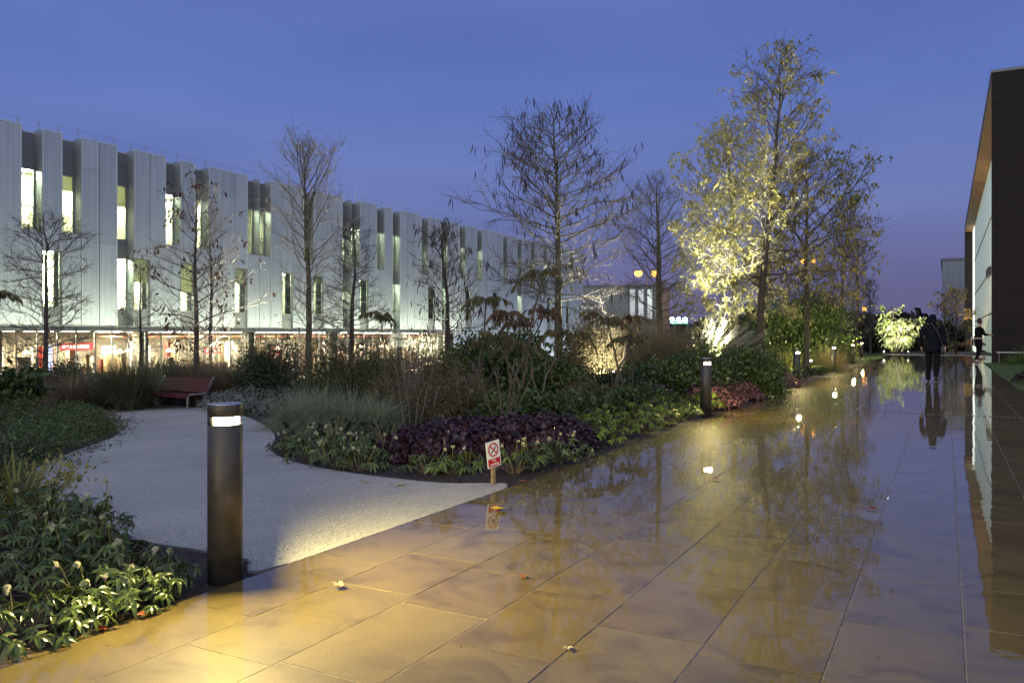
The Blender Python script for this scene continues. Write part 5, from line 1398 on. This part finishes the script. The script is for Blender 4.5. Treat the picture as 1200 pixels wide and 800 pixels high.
for i, (px, py, w, h, f) in enumerate([(500, 552, .42, .18, 1), (530, 553, .4, .18, 1), (550, 549, .4, .16, 1), (604, 553, .45, .22, 3), (628, 548, .45, .24, 3), (650, 541, .45, .22, 3), (672, 533, .4, .2, 1)]):
    x, y, zc = G(px, py); x = min(x, PX0 - w * 0.42)
    hellebore(LS, x, y, w, h, 50 + i, f, 'hell', 'hellebores by the sign', 22, 0.07)
LB = 'fresh green low plant along the path edge before the second bollard'
for i, (px, py, w, h) in enumerate([(700, 520, .6, .26), (728, 512, .6, .28), (756, 505, .6, .28), (782, 498, .6, .28), (806, 491, .55, .26), (715, 503, .7, .32), (745, 495, .7, .34), (775, 488, .7, .34), (800, 481, .6, .32), (690, 508, .6, .3)]):
    x, y, zc = G(px, py); x = min(x, PX0 - w * 0.45)
    hellebore(LB, x, y, w, h, 70 + i, 0, 'g_bright', 'fresh green edging plants', 52, 0.058)
x, y, zc = G(842, 482)
hellebore('single vivid green plant at the foot of the second bollard', min(x, PX0 - 0.3), y, 0.55, 0.34, 90, 0, 'g_bright', None, 30, 0.09)
for i, (px, py, lab) in enumerate([(690, 494, 'dark green low plant behind the fresh green edging, left end'), (722, 486, 'dark green low plant behind the fresh green edging, below the bare stems'), (756, 481, 'dark green low plant behind the fresh green edging, right end')]):
    x, y, zc = G(px, py)
    shrub('low_plant', lab, px, zc, 0, 0, 'g_deep', (0.07, 0.035), 1300, 18, seed=160 + i, loc=(x, y), Hm=0.42, wm=1.0)
# dry straw flower stalks below the feather grass
for i, (px, py, lab) in enumerate([(395, 521, 'dry straw coloured stalks between hellebores and feather grass'), (452, 524, 'dry straw coloured stalks left of the purple swathe')]):
    x, y, zc = G(px, py)
    grass('dry_stalks', lab, 0, 0, 0, 0, 'grasstan', 60, 170 + i, 0.9, 0.012, loc=(x, y), Hm=0.36, wm=0.6, cat='plant')

# ground cover under the tall planting so that little bare soil shows
def ground_cover():
    g = np.random.default_rng(9); B, D, N = [], [], []
    n = 26000
    px = g.uniform(-120, 960, n); zc = g.uniform(9, 40, n)
    r = (px - CX) / FPX; X = (C_ * r - S_) * zc; Y = (S_ * r + C_) * zc
    ok = (X < -3.4) & (X > -32)
    for x, y in zip(X[ok], Y[ok]):
        if in_poly(x, y, RESIN): continue
        if any((x - a) ** 2 + (y - b) ** 2 < 0.5 for a, b in RESIN[::4]): continue
        B.append((x, y, gz(x) + abs(g.normal(0, 0.09)))); D.append(g.normal(0, 1, 3) + np.array([0, 0, 0.8])); N.append(g.normal(0, 0.6, 3) + np.array([0, 0, 1]))
    k = len(B)
    o = MB().strips(np.array(B), np.array(D), np.array(N), g.uniform(0.08, 0.22, k), g.uniform(0.04, 0.10, k), 0.4, (0.2, 1, 0.7, 0.05), 0.1).build('ground_cover', M['g_dark']); kind(o, 'stuff')
ground_cover()

# the dark wood closing the view
def far_wood():
    g = np.random.default_rng(21); B, D, N = [], [], []
    for i in range(150):
        px = g.uniform(760, 1140); zc = g.uniform(92, 130) if px > 870 else g.uniform(140, 170)
        x, y = P(px, zc); z = gz(x, y)
        hpx = 372 if 880 < px < 1080 else 384
        H = top(hpx + g.normal(0, 5), zc) - z; w = g.uniform(2, 4)
        k = 170
        c = g.normal(0, 1, (k, 3)); c /= np.linalg.norm(c, axis=1)[:, None]; c *= g.uniform(0.3, 1, (k, 1)) ** 0.5
        B += list(np.array([x, y, z + H * 0.5]) + c * np.array([w, w, H * 0.5])); D += list(g.normal(0, 1, (k, 3))); N += list(g.normal(0, 1, (k, 3)))
    k = len(B)
    o = MB().strips(np.array(B), np.array(D), np.array(N), g.uniform(0.6, 1.3, k), g.uniform(0.4, 0.8, k), 0.3, (0.3, 1, 0.8, 0.1), 0.1).build('distant_wood', M['wood_far']); kind(o, 'stuff')
far_wood()
for i, (px0, px1, zc, pt, lab) in enumerate([(738, 800, 60, 398, 'orange lit timber fence behind the tan grasses'), (980, 1004, 58, 401, 'low timber fence catching orange light near the lawn')]):
    x0, y0 = P(px0, zc); x1, y1 = P(px1, zc); z = gz(x0, y0) - 0.05; zt = top(pt, zc)
    t = thing('timber_fence', lab, 'fence', (x0, y0, z))
    ax = Vector((x1 - x0, y1 - y0, 0)); w = ax.length; t.rotation_euler = (0, 0, math.atan2(ax.y, ax.x))
    m = MB(); s = 0.0
    while s < w: m.box(s, s + 0.13, 0, 0.03, 0, zt - z); s += 0.16
    m.build('boards', M['fencewood'], t)
    for s in np.arange(0, w, 2.0): MB().box(s, s + 0.1, 0.031, 0.12, 0, zt - z + 0.05).build('post', M['fencewood'], t)

# ------------------------------------------------------------------ bench
def bench():
        # front legs seen at px 172 and 222; the seat faces the camera's left-front
    zc = 20.0
    ax0, ay0 = P(158, 20.6); bx0, by0 = P(207, 19.6)
    d = Vector((bx0 - ax0, by0 - ay0, 0)); L = 1.75; d.normalize()
    nrm = Vector((d.y, -d.x, 0))          # towards the sitter's front
    c = Vector(((ax0 + bx0) / 2, (ay0 + by0) / 2, 0)) - nrm * 0.28 + d * 0.28
    z0 = gz(c.x)
    t = thing('park_bench', 'red brown slatted timber bench with steel frame at the end of the gravel path', 'bench', (c.x, c.y, z0), math.atan2(d.y, d.x))
    t.scale = (1.13, 1.0, 0.84)
    hl = 0.92                              # local: x along the bench, -y to the front
    st = MB()
    for i in range(6): st.box(-hl, hl, -0.27 + i * 0.085, -0.27 + i * 0.085 + 0.07, 0.415, 0.45)
    st.box(-hl, hl, -0.295, -0.272, 0.36, 0.448)
    st.build('seat', M['benchwood'], t)
    bk = MB(); u = Vector((0, 0.42, 0.91)).normalized()
    for i in range(6):
        p = Vector((0, 0.25, 0.47)) + u * (0.045 + i * 0.073)
        bk.obox(p, (1, 0, 0), u, Vector((0, 0.91, -0.42)), hl, 0.031, 0.014)
    bk.build('backrest', M['benchwood'], t)
    for sx in (-hl + 0.02, hl - 0.02):
        m = MB(); r = 0.022
        m.tube([(sx, -0.26, 0), (sx, -0.26, 0.36), (sx, -0.24, 0.425), (sx, -0.18, 0.462), (sx, 0.20, 0.462), (sx, 0.27, 0.49), tuple(Vector((sx, 0.25, 0.47)) + u * 0.50)], r, 8)
        m.build('side_frame', M['steel'], t, True)
        MB().box(sx - 0.025, sx + 0.025, 0.17, 0.25, 0, 0.44).build('leg', M['steel'], t)
    MB().box(-0.02, 0.02, -0.2, 0.2, 0.38, 0.413).build('stretcher', M['steel'], t)
    MB().tube([(-hl + 0.03, 0.2, 0.05), (-hl + 0.6, 0.2, 0.36)], 0.012, 6).build('brace', M['steel'], t)
    MB().box(-0.13, -0.05, -0.3, -0.296, 0.39, 0.41).build('plaque', M['steel'], t)
bench()

# ------------------------------------------------------------------ no smoking sign
def text_mesh(txt, size, mat, parent, name, loc, ext=0.0006):
    cu = bpy.data.curves.new(name, 'FONT'); cu.body = txt; cu.size = size; cu.align_x = 'CENTER'; cu.align_y = 'CENTER'; cu.extrude = ext
    tmp = bpy.data.objects.new('tmp_text', cu); COL.objects.link(tmp)
    dg = bpy.context.evaluated_depsgraph_get()
    me = bpy.data.meshes.new_from_object(tmp.evaluated_get(dg)); bpy.data.objects.remove(tmp)
    me.materials.clear()
    o = link(name, me, mat, parent); o.rotation_euler = (R(90), 0, 0); o.location = loc
    return o

def sign():
    x, y, zc = G(578, 568)
    t = thing('no_smoking_sign', 'small white and red no smoking sign on a wooden stake', 'sign', (x, y, gz(x) - 0.01), math.atan2(S_, C_) + R(46))
    MB().add([(-0.012, -0.012, -0.1), (0.018, -0.012, -0.1), (0.018, 0.012, -0.1), (-0.012, 0.012, -0.1), (-0.020, -0.012, 0.36), (0.008, -0.012, 0.36), (0.008, 0.012, 0.36), (-0.02, 0.012, 0.36)],
             [(0, 3, 2, 1), (4, 5, 6, 7), (0, 1, 5, 4), (1, 2, 6, 5), (2, 3, 7, 6), (3, 0, 4, 7)]).build('stake', M['stake'], t)
    p = MB().box(-0.075, 0.075, -0.002, 0.002, -0.105, 0.105).build('plate', M['signwhite'], t)
    p.location = (-0.014, -0.016, 0.262); p.rotation_euler = (0, R(-7.5), 0)
    rg = MB(); n = 40
    v = [(rr * math.cos(2 * math.pi * i / n), -0.0035, 0.036 + rr * math.sin(2 * math.pi * i / n)) for rr in (0.045, 0.057) for i in range(n)]
    rg.add(v, [(i, (i + 1) % n, n + (i + 1) % n, n + i) for i in range(n)]).build('prohibition_ring', M['signred'], p)
    a = R(-45); dx, dz = math.cos(a), math.sin(a)
    MB().obox((0, -0.0042, 0.036), (dx, 0, dz), (0, 1, 0), (-dz, 0, dx), 0.047, 0.0003, 0.0055).build('prohibition_bar', M['signred'], p)
    b = R(38); ex, ez = math.cos(b), math.sin(b)
    cg = MB().obox((0.001, -0.0030, 0.030), (ex, 0, ez), (0, 1, 0), (-ez, 0, ex), 0.034, 0.0003, 0.005)
    cg.obox((0.022, -0.0030, 0.062), (0.3, 0, 0.95), (0, 1, 0), (0.95, 0, -0.3), 0.010, 0.0003, 0.002)
    cg.obox((0.016, -0.0030, 0.057), (-0.3, 0, 0.95), (0, 1, 0), (0.95, 0, 0.3), 0.008, 0.0003, 0.002)
    cg.build('cigarette', M['signblack'], p)
    MB().box(-0.066, 0.066, -0.0034, -0.0024, -0.098, -0.034).build('red_panel', M['signred'], p)
    text_mesh('No', 0.030, M['signwhite'], p, 'wording', (0, -0.0042, -0.050))
    text_mesh('smoking', 0.030, M['signwhite'], p, 'wording', (0, -0.0042, -0.079))
sign()

# ------------------------------------------------------------------ fallen leaves
def fallen(label, px, py, s, mat, seed, up=0.0, loc=None):
    x, y, zc = G(px, py); g = np.random.default_rng(9500 + seed)
    z = gz(x) + 0.002
    t = thing('fallen_leaf', label, 'leaf', (x, y, z), g.uniform(0, 6.28), 'fallen leaves')
    k = 5; ang = np.linspace(-2.0, 2.0, k)
    B = np.zeros((k, 3)); B[:, 2] = 0.006
    D = np.stack([np.cos(ang), np.sin(ang), np.full(k, 0.10 + up) + g.normal(0, 0.05, k)], 1)
    N = np.stack([g.normal(0, 0.15, k), g.normal(0, 0.15, k), np.ones(k)], 1)
    MB().strips(B, D, N, s * np.array([0.55, 0.85, 1.0, 0.85, 0.55]), s * 0.5, 0.12, (0.5, 0.9, 0.75, 0.05), 0.12).build('blade', M[mat], t, True)
    MB().tube(np.array([(0, 0, 0.006), (-s * 0.5, 0.004, 0.010), (-s * 0.95, 0.01, 0.004)]), 0.0022, 5).build('stalk', M['stem'], t)
for i, (px, py, s, mt, lab, u) in enumerate([
        (588, 598, 0.09, 'fallyellow', 'bright yellow leaf on the wet paving before the sign', 0.25), (400, 689, 0.055, 'fallpale', 'pale curled leaf on the paving right of the foreground bollard', 0.5),
        (1024, 597, 0.055, 'fallrust', 'rust brown leaf on the blue wet paving', 0.3), (427, 565, 0.06, 'fallpale', 'smaller pale leaf on the gravel path', 0.05), (469, 569, 0.075, 'fallpale', 'larger pale leaf on the gravel path near the paving', 0.05),
        (838, 562, 0.06, 'fallrust', 'brown leaf beside the bright lamp reflection', 0.2), (614, 677, 0.035, 'fallrust', 'tiny orange leaf on the middle of the paving', 0.2), (665, 760, 0.03, 'fallpale', 'tiny pale leaf scrap near the bottom of the paving', 0.1),
        (121, 739, 0.05, 'fallrust', 'rust leaf under the hellebores at the paving edge', 0.3), (172, 722, 0.05, 'fallrust', 'orange brown leaf at the paving edge under the near hellebores', 0.3), (205, 696, 0.055, 'fallpale', 'tan leaf on the soil close to the foreground bollard', 0.3),
        (612, 565, 0.05, 'fallrust', 'orange leaf on the soil right of the sign stake', 0.2), (107, 530, 0.07, 'leafbrown', 'dark leaf on the gravel path near the rounded bed', 0.05), (150, 495, 0.09, 'leafbrown', 'dark leaf on the gravel path before the bench', 0.05), (1000, 497, 0.06, 'fallrust', 'small rust leaf on the wet paving beyond the drain', 0.2), (478, 533, 0.08, 'fallrust', 'rust leaf caught in the purple swathe', 0.4)]):
    fallen(lab, px, py, s, mt, i, u)
x, y, zc = G(118, 641)
def tree_grate():
    x, y, _ = G(160, 640)
    t = thing('iron_grate', 'small iron grate set in the soil beside the gravel path', 'grate', (x, y, gz(x) - 0.03), R(20))
    m = MB()
    for i in range(9): m.box(-0.16, 0.16, -0.16 + i * 0.04, -0.14 + i * 0.04, 0.0, 0.012)
    for q in (-0.17, 0.16): m.box(q, q + 0.01, -0.17, 0.19, 0.0, 0.014)
    m.build('bars', M['grate'], t)
tree_grate()

# ------------------------------------------------------------------ people
def skin(name, nodes, edges, mat, parent, sub=2, root=0):
    me = bpy.data.meshes.new(name + '_cage'); me.from_pydata([n[:3] for n in nodes], edges, [])
    o = bpy.data.objects.new('tmp_cage', me); COL.objects.link(o)
    md = o.modifiers.new('skin', 'SKIN'); md.use_smooth_shade = True
    for i, n in enumerate(nodes):
        r = n[3] if isinstance(n[3], tuple) else (n[3], n[3])
        me.skin_vertices[0].data[i].radius = r
        me.skin_vertices[0].data[i].use_root = (i == root)
    s = o.modifiers.new('sub', 'SUBSURF'); s.levels = sub; s.render_levels = sub
    dg = bpy.context.evaluated_depsgraph_get()
    m2 = bpy.data.meshes.new_from_object(o.evaluated_get(dg)); bpy.data.objects.remove(o)
    m2.materials.clear()
    return link(name, m2, mat, parent, True)

def ball(name, c, r, mat, parent, n=14):
    m = MB(); pr = [(r[0] * math.sin(math.pi * i / n) + 1e-4, -r[2] * math.cos(math.pi * i / n)) for i in range(n + 1)]
    k = 18
    v = [(c[0] + a * math.cos(2 * math.pi * j / k), c[1] + a * r[1] / r[0] * math.sin(2 * math.pi * j / k), c[2] + z) for a, z in pr for j in range(k)]
    f = [(i * k + j, i * k + (j + 1) % k, (i + 1) * k + (j + 1) % k, (i + 1) * k + j) for i in range(n) for j in range(k)]
    return m.add(v, f).build(name, mat, parent, True)

def hand_nodes(nodes, edges, wrist_i, d, side, s=1.0, curl=0.5):
    """palm, four fingers and a thumb grown from the wrist"""
    w = np.array(nodes[wrist_i][:3]); d = unit(np.array(d, float)); sd = unit(np.array(side, float)); nn = np.cross(d, sd)
    k = len(nodes); nodes.append((*(w + d * 0.05 * s), 0.026 * s)); edges.append((wrist_i, k))
    kn = len(nodes); nodes.append((*(w + d * 0.09 * s), 0.026 * s)); edges.append((k, kn))
    for j, L in enumerate((0.066, 0.076, 0.07, 0.055)):
        b = w + d * 0.098 * s + sd * (j - 1.5) * 0.019 * s
        a1 = b + (d * 0.9 + nn * curl * 0.4) * L * 0.5 * s; a2 = a1 + (d * 0.6 + nn * curl) * L * 0.5 * s
        i0 = len(nodes); nodes += [(*b, 0.010 * s), (*a1, 0.009 * s), (*a2, 0.007 * s)]
        edges += [(kn, i0), (i0, i0 + 1), (i0 + 1, i0 + 2)]
    i0 = len(nodes); b = w + d * 0.035 * s - sd * 0.03 * s
    nodes += [(*b, 0.012 * s), (*(b + (d * 0.6 - sd * 0.6) * 0.035 * s), 0.010 * s), (*(b + (d * 1.2 - sd * 0.6) * 0.055 * s), 0.008 * s)]
    edges += [(k, i0), (i0, i0 + 1), (i0 + 1, i0 + 2)]

def garment(name, rings, limbs, mat, parent):
    """clothing: an elliptical loft (z, rx, ry, cx, cy) and tapered sleeves or legs, one mesh"""
    m = MB(); k = 22; g = np.random.default_rng(len(name) + len(rings))
    v = []
    for i, (z, rx, ry, cx, cy) in enumerate(rings):
        ph = g.uniform(0, 6.28)
        for j in range(k):
            a = 2 * math.pi * j / k; w = 1 + 0.035 * math.sin(3 * a + ph) + 0.02 * math.sin(7 * a + ph * 2)
            v.append((cx + rx * w * math.cos(a), cy + ry * w * math.sin(a), z))
    f = [(i * k + j, i * k + (j + 1) % k, (i + 1) * k + (j + 1) % k, (i + 1) * k + j) for i in range(len(rings) - 1) for j in range(k)]
    f.append(tuple(range(k))[::-1]); f.append(tuple((len(rings) - 1) * k + j for j in range(k)))
    m.add(v, f)
    for pts, rad in limbs:
        P_ = np.array(pts, float); n = 13; t = np.linspace(0, len(P_) - 1, n)
        Q = np.stack([np.interp(t, np.arange(len(P_)), P_[:, c]) for c in range(3)], 1); Q[1:-1] = (Q[:-2] + 2 * Q[1:-1] + Q[2:]) / 4
        rr = np.interp(t, np.arange(len(P_)), rad) * (1 + 0.06 * np.sin(np.arange(n) * 2.3))
        m.tube(Q, rr, 14)
    return m.build(name, mat, parent, True)

def walker():
    x, y = P(1093, 21.2)
    # local: +y is the walking direction (away from the camera), +x to the right
    t = thing('person', 'man in a dark navy coat walking away down the wet path', 'person', (x, y, 0.002), R(-4))
    t.scale = (0.93, 0.96, 1.0)
    N = [(0, 0, 0.93, (0.16, 0.11)), (0, 0.01, 1.12, (0.15, 0.105)), (0, 0.02, 1.32, (0.18, 0.12)), (0, 0.03, 1.46, (0.09, 0.08)), (0, 0.05, 1.55, (0.055, 0.06)), (0, 0.07, 1.64, (0.075, 0.09)), (0, 0.07, 1.73, (0.07, 0.085)),
         (-0.10, 0.02, 0.86, 0.09), (-0.11, 0.10, 0.50, 0.058), (-0.11, -0.06, 0.11, 0.042), (-0.11, 0.10, 0.045, 0.035),
         (0.10, -0.02, 0.86, 0.09), (0.11, -0.02, 0.50, 0.058), (0.11, -0.34, 0.18, 0.042), (0.11, -0.25, 0.06, 0.035),
         (-0.21, 0.02, 1.40, 0.06), (-0.29, -0.06, 1.13, 0.046), (-0.29, 0.10, 0.92, 0.032),
         (0.21, 0.02, 1.40, 0.06), (0.28, 0.0, 1.13, 0.046), (0.31, -0.06, 0.90, 0.032)]
    E = [(0, 1), (1, 2), (2, 3), (3, 4), (4, 5), (5, 6), (0, 7), (7, 8), (8, 9), (9, 10), (0, 11), (11, 12), (12, 13), (13, 14), (2, 15), (15, 16), (16, 17), (2, 18), (18, 19), (19, 20)]
    hid = {1, 2, 3, 7, 8, 11, 12, 15, 16, 18, 19}       # slimmer where cloth covers the body
    N2 = [(*n[:3], (tuple(r * 0.72 for r in n[3]) if isinstance(n[3], tuple) else n[3] * 0.72) if i in hid else n[3]) for i, n in enumerate(N)]; E2 = list(E)
    hand_nodes(N2, E2, 17, (0, 0.3, -1), (0, 1, 0.3)); hand_nodes(N2, E2, 20, (0, -0.2, -1), (0, 1, -0.2))
    skin('body', N2, E2, M['skin'], t)
    garment('coat', [(0.76, 0.205, 0.155, 0, -0.01), (0.86, 0.205, 0.155, 0, -0.01), (0.98, 0.19, 0.145, 0, 0), (1.12, 0.18, 0.14, 0, 0.01), (1.28, 0.20, 0.145, 0, 0.02), (1.38, 0.19, 0.13, 0, 0.025), (1.45, 0.13, 0.10, 0, 0.03), (1.50, 0.09, 0.085, 0, 0.04)],
            [([(-0.15, 0.02, 1.40), (-0.23, 0.02, 1.37), (-0.29, -0.06, 1.13), (-0.29, 0.09, 0.94)], [0.075, 0.082, 0.066, 0.05]), ([(0.15, 0.02, 1.40), (0.23, 0.02, 1.37), (0.28, 0.0, 1.13), (0.31, -0.055, 0.92)], [0.075, 0.082, 0.066, 0.05])], M['navy'], t)
    skin('hood', [(0, 0.0, 1.46, (0.12, 0.10)), (0, 0.03, 1.58, (0.105, 0.11)), (0, 0.045, 1.69, (0.10, 0.11)), (0, 0.05, 1.765, (0.075, 0.085))], [(0, 1), (1, 2), (2, 3)], M['navy'], t)
    garment('trousers', [(0.78, 0.17, 0.125, 0, 0), (0.88, 0.175, 0.13, 0, 0), (0.98, 0.165, 0.12, 0, 0)],
            [([(-0.09, 0.01, 0.88), (-0.10, 0.04, 0.74), (-0.11, 0.10, 0.50), (-0.11, -0.05, 0.13), (-0.11, -0.04, 0.06)], [0.10, 0.098, 0.074, 0.062, 0.064]), ([(0.09, -0.01, 0.88), (0.10, -0.02, 0.74), (0.11, -0.02, 0.50), (0.11, -0.32, 0.20), (0.11, -0.34, 0.14)], [0.10, 0.098, 0.074, 0.062, 0.064])], M['blackcloth'], t)
    skin('shoe', [(-0.11, -0.08, 0.055, 0.05), (-0.11, 0.03, 0.045, 0.05), (-0.11, 0.15, 0.035, 0.04)], [(0, 1), (1, 2)], M['shoe'], t)
    skin('shoe', [(0.11, -0.37, 0.15, 0.05), (0.11, -0.29, 0.08, 0.05), (0.11, -0.20, 0.045, 0.04)], [(0, 1), (1, 2)], M['shoe'], t)
    for sx in (-0.03, 0.03): ball('eye', (sx, 0.153, 1.67), (0.012, 0.008, 0.012), M['signwhite'], t, 6)
    ball('nose', (0, 0.165, 1.645), (0.013, 0.02, 0.02), M['skin'], t, 6)
    # the bag on his hip
    b = thing('shoulder_bag', 'dark grey shoulder bag at the hip of the man in navy', 'bag', (x + 0.27 * C_, y - 0.02, 0.73), R(-4))
    skin('pouch', [(0, -0.16, 0.12, (0.06, 0.14)), (0, 0, 0.10, (0.07, 0.16)), (0, 0.16, 0.12, (0.06, 0.14))], [(0, 1), (1, 2)], M['bag'], b)
    MB().tube([(0, -0.14, 0.22), (-0.10, -0.17, 0.55), (-0.26, -0.10, 0.80), (-0.24, 0.10, 0.80), (-0.08, 0.16, 0.5), (0, 0.14, 0.22)], 0.014, 6).build('strap', M['bag'], b, True)
walker()

def woman():
    x, y = P(1146.5, 36.2)
    # local: +x is where she faces (to the right of the picture)
    t = thing('person', 'woman in a black top with her hair up reaching forward by the lit glass', 'person', (x, y, 0.002), YAW + R(8))
    t.scale = (1.12, 1.12, 1.12)
    N = [(0, 0, 0.92, (0.125, 0.115)), (0.0, 0, 1.08, (0.105, 0.10)), (0.02, 0, 1.27, (0.13, 0.12)), (0.03, 0, 1.38, (0.07, 0.07)), (0.06, 0, 1.46, (0.045, 0.045)), (0.085, 0, 1.55, (0.085, 0.07)), (0.085, 0, 1.63, (0.078, 0.065)),
         (0.0, 0.08, 0.85, 0.082), (0.07, 0.085, 0.48, 0.052), (-0.02, 0.085, 0.10, 0.036), (0.09, 0.085, 0.035, 0.03),
         (0.0, -0.08, 0.85, 0.082), (0.02, -0.085, 0.48, 0.052), (-0.17, -0.085, 0.13, 0.036), (-0.08, -0.085, 0.04, 0.03),
         (0.02, 0.16, 1.33, 0.05), (0.12, 0.19, 1.11, 0.038), (0.34, 0.13, 1.13, 0.028),
         (0.02, -0.16, 1.33, 0.05), (0.10, -0.20, 1.10, 0.038), (0.33, -0.14, 1.10, 0.028)]
    E = [(0, 1), (1, 2), (2, 3), (3, 4), (4, 5), (5, 6), (0, 7), (7, 8), (8, 9), (9, 10), (0, 11), (11, 12), (12, 13), (13, 14), (2, 15), (15, 16), (16, 17), (2, 18), (18, 19), (19, 20)]
    hid = {1, 2, 3, 7, 8, 11, 12, 15, 16, 18, 19}       # slimmer where cloth covers the body
    N2 = [(*n[:3], (tuple(r * 0.72 for r in n[3]) if isinstance(n[3], tuple) else n[3] * 0.72) if i in hid else n[3]) for i, n in enumerate(N)]; E2 = list(E)
    hand_nodes(N2, E2, 17, (1, 0, 0.05), (0, 0, 1), 0.92); hand_nodes(N2, E2, 20, (1, 0, 0.05), (0, 0, 1), 0.92)
    skin('body', N2, E2, M['skin'], t)
    garment('top', [(0.955, 0.150, 0.140, 0, 0), (1.02, 0.142, 0.135, 0, 0), (1.10, 0.136, 0.132, 0.005, 0), (1.22, 0.155, 0.15, 0.02, 0), (1.32, 0.145, 0.15, 0.025, 0), (1.38, 0.10, 0.11, 0.03, 0), (1.43, 0.062, 0.062, 0.045, 0)],
            [([(0.02, 0.11, 1.34), (0.03, 0.17, 1.31), (0.12, 0.20, 1.11), (0.31, 0.13, 1.13)], [0.06, 0.064, 0.052, 0.038]), ([(0.02, -0.11, 1.34), (0.03, -0.17, 1.31), (0.10, -0.21, 1.10), (0.30, -0.14, 1.10)], [0.06, 0.064, 0.052, 0.038])], M['blackcloth'], t)
    garment('leggings', [(0.79, 0.13, 0.145, 0, 0), (0.88, 0.14, 0.15, 0, 0), (0.958, 0.145, 0.14, 0, 0)],
            [([(0, 0.07, 0.88), (0.01, 0.08, 0.74), (0.07, 0.085, 0.48), (-0.02, 0.085, 0.12), (-0.015, 0.085, 0.07)], [0.095, 0.09, 0.064, 0.05, 0.05]), ([(0, -0.07, 0.88), (0.005, -0.08, 0.74), (0.02, -0.085, 0.48), (-0.16, -0.085, 0.15), (-0.17, -0.085, 0.11)], [0.095, 0.09, 0.064, 0.05, 0.05])], M['blackcloth'], t)
    MB().lathe([(0.150, 0.0), (0.158, 0.015), (0.153, 0.035)], 20, c=(0, 0, 0.94)).build('waistband', M['belt'], t, True)
    skin('shoe', [(-0.05, 0.085, 0.05, 0.045), (0.04, 0.085, 0.04, 0.042), (0.14, 0.085, 0.03, 0.034)], [(0, 1), (1, 2)], M['paleshoe'], t)
    skin('shoe', [(-0.20, -0.085, 0.09, 0.045), (-0.12, -0.085, 0.055, 0.042), (-0.03, -0.085, 0.03, 0.034)], [(0, 1), (1, 2)], M['paleshoe'], t)
    skin('hair', [(0.04, 0, 1.53, (0.085, 0.085)), (0.055, 0, 1.63, (0.10, 0.095)), (0.07, 0, 1.70, (0.085, 0.08)), (-0.02, 0, 1.76, (0.055, 0.055))], [(0, 1), (1, 2), (2, 3)], M['hair'], t)
    for sy in (-0.03, 0.03): ball('eye', (0.165, sy, 1.58), (0.008, 0.012, 0.012), M['signwhite'], t, 6)
    ball('nose', (0.178, 0, 1.555), (0.02, 0.012, 0.018), M['skin'], t, 6)
    p = np.array([x, y, 0]); fx = Vector((math.cos(YAW + R(8)), math.sin(YAW + R(8)), 0)); fy = Vector((-fx.y, fx.x, 0))
    c = Vector((x, y, 0)) + fx * 0.46
    f = thing('folder', 'teal folder held out by the woman in black', 'folder', (c.x, c.y, 1.20), YAW + R(8))
    MB().box(-0.05, 0.16, -0.15, 0.15, -0.012, 0.006).build('cover', M['teal'], f)
    MB().box(-0.04, 0.15, -0.14, 0.14, 0.0061, 0.012).build('pages', M['signwhite'], f)
woman()

# ------------------------------------------------------------------ the uplights in the garden
def tp(px, py, zc):
    x, y = P(px, zc); return (x, y, top(py, zc))
spot(884, 27.6, tp(862, 225, 30), 1100, 'uplight below the golden tree, hidden in the planting', (0.98, 1.0, 0.76), size=84)
spot(828, 26.8, tp(850, 170, 29.8), 12000, 'uplight left of the golden tree', (0.98, 1.0, 0.74), size=56, blend=0.9)
spot(840, 22.0, tp(846, 120, 23.3), 21000, 'uplight left of the tallest olive gold tree', (0.98, 1.0, 0.74), size=58, blend=0.9)
spot(806, 23.0, tp(838, 352, 22.2), 1000, 'uplight beside the white plumed grass', size=80, dz=0.3)
spot(712, 21.0, tp(690, 290, 20), 3800, 'uplight right of the big podded trunk', size=70)
spot(714, 15.9, tp(704, 385, 17.2), 420, 'uplight at the foot of the uplit tall grass', size=80)
spot(292, 24.2, tp(256, 330, 22), 3600, 'uplight right of the brown leaf hung tree', size=75)
spot(338, 23.6, tp(350, 270, 21), 1600, 'uplight left of the tall upswept tree', size=75)
spot(505, 26.0, tp(505, 330, 24), 1200, 'uplight at the foot of the slim podded tree', size=75)
spot(1036, 47.5, tp(1049, 368, 51), 3200, 'left uplight before the pale green tree', size=70)
spot(1064, 48.0, tp(1053, 368, 51), 3200, 'right uplight before the pale green tree', size=70)
spot(950, 31.5, tp(935, 375, 36), 700, 'uplight before the rounded evergreen', (1.0, 0.85, 0.5), size=90)
spot(932, 25.6, tp(925, 418, 30), 420, 'low warm uplight among the far grass clumps', (1.0, 0.86, 0.45), size=120)  # added lamp: brightens the grass that the bollard lamps leave dim
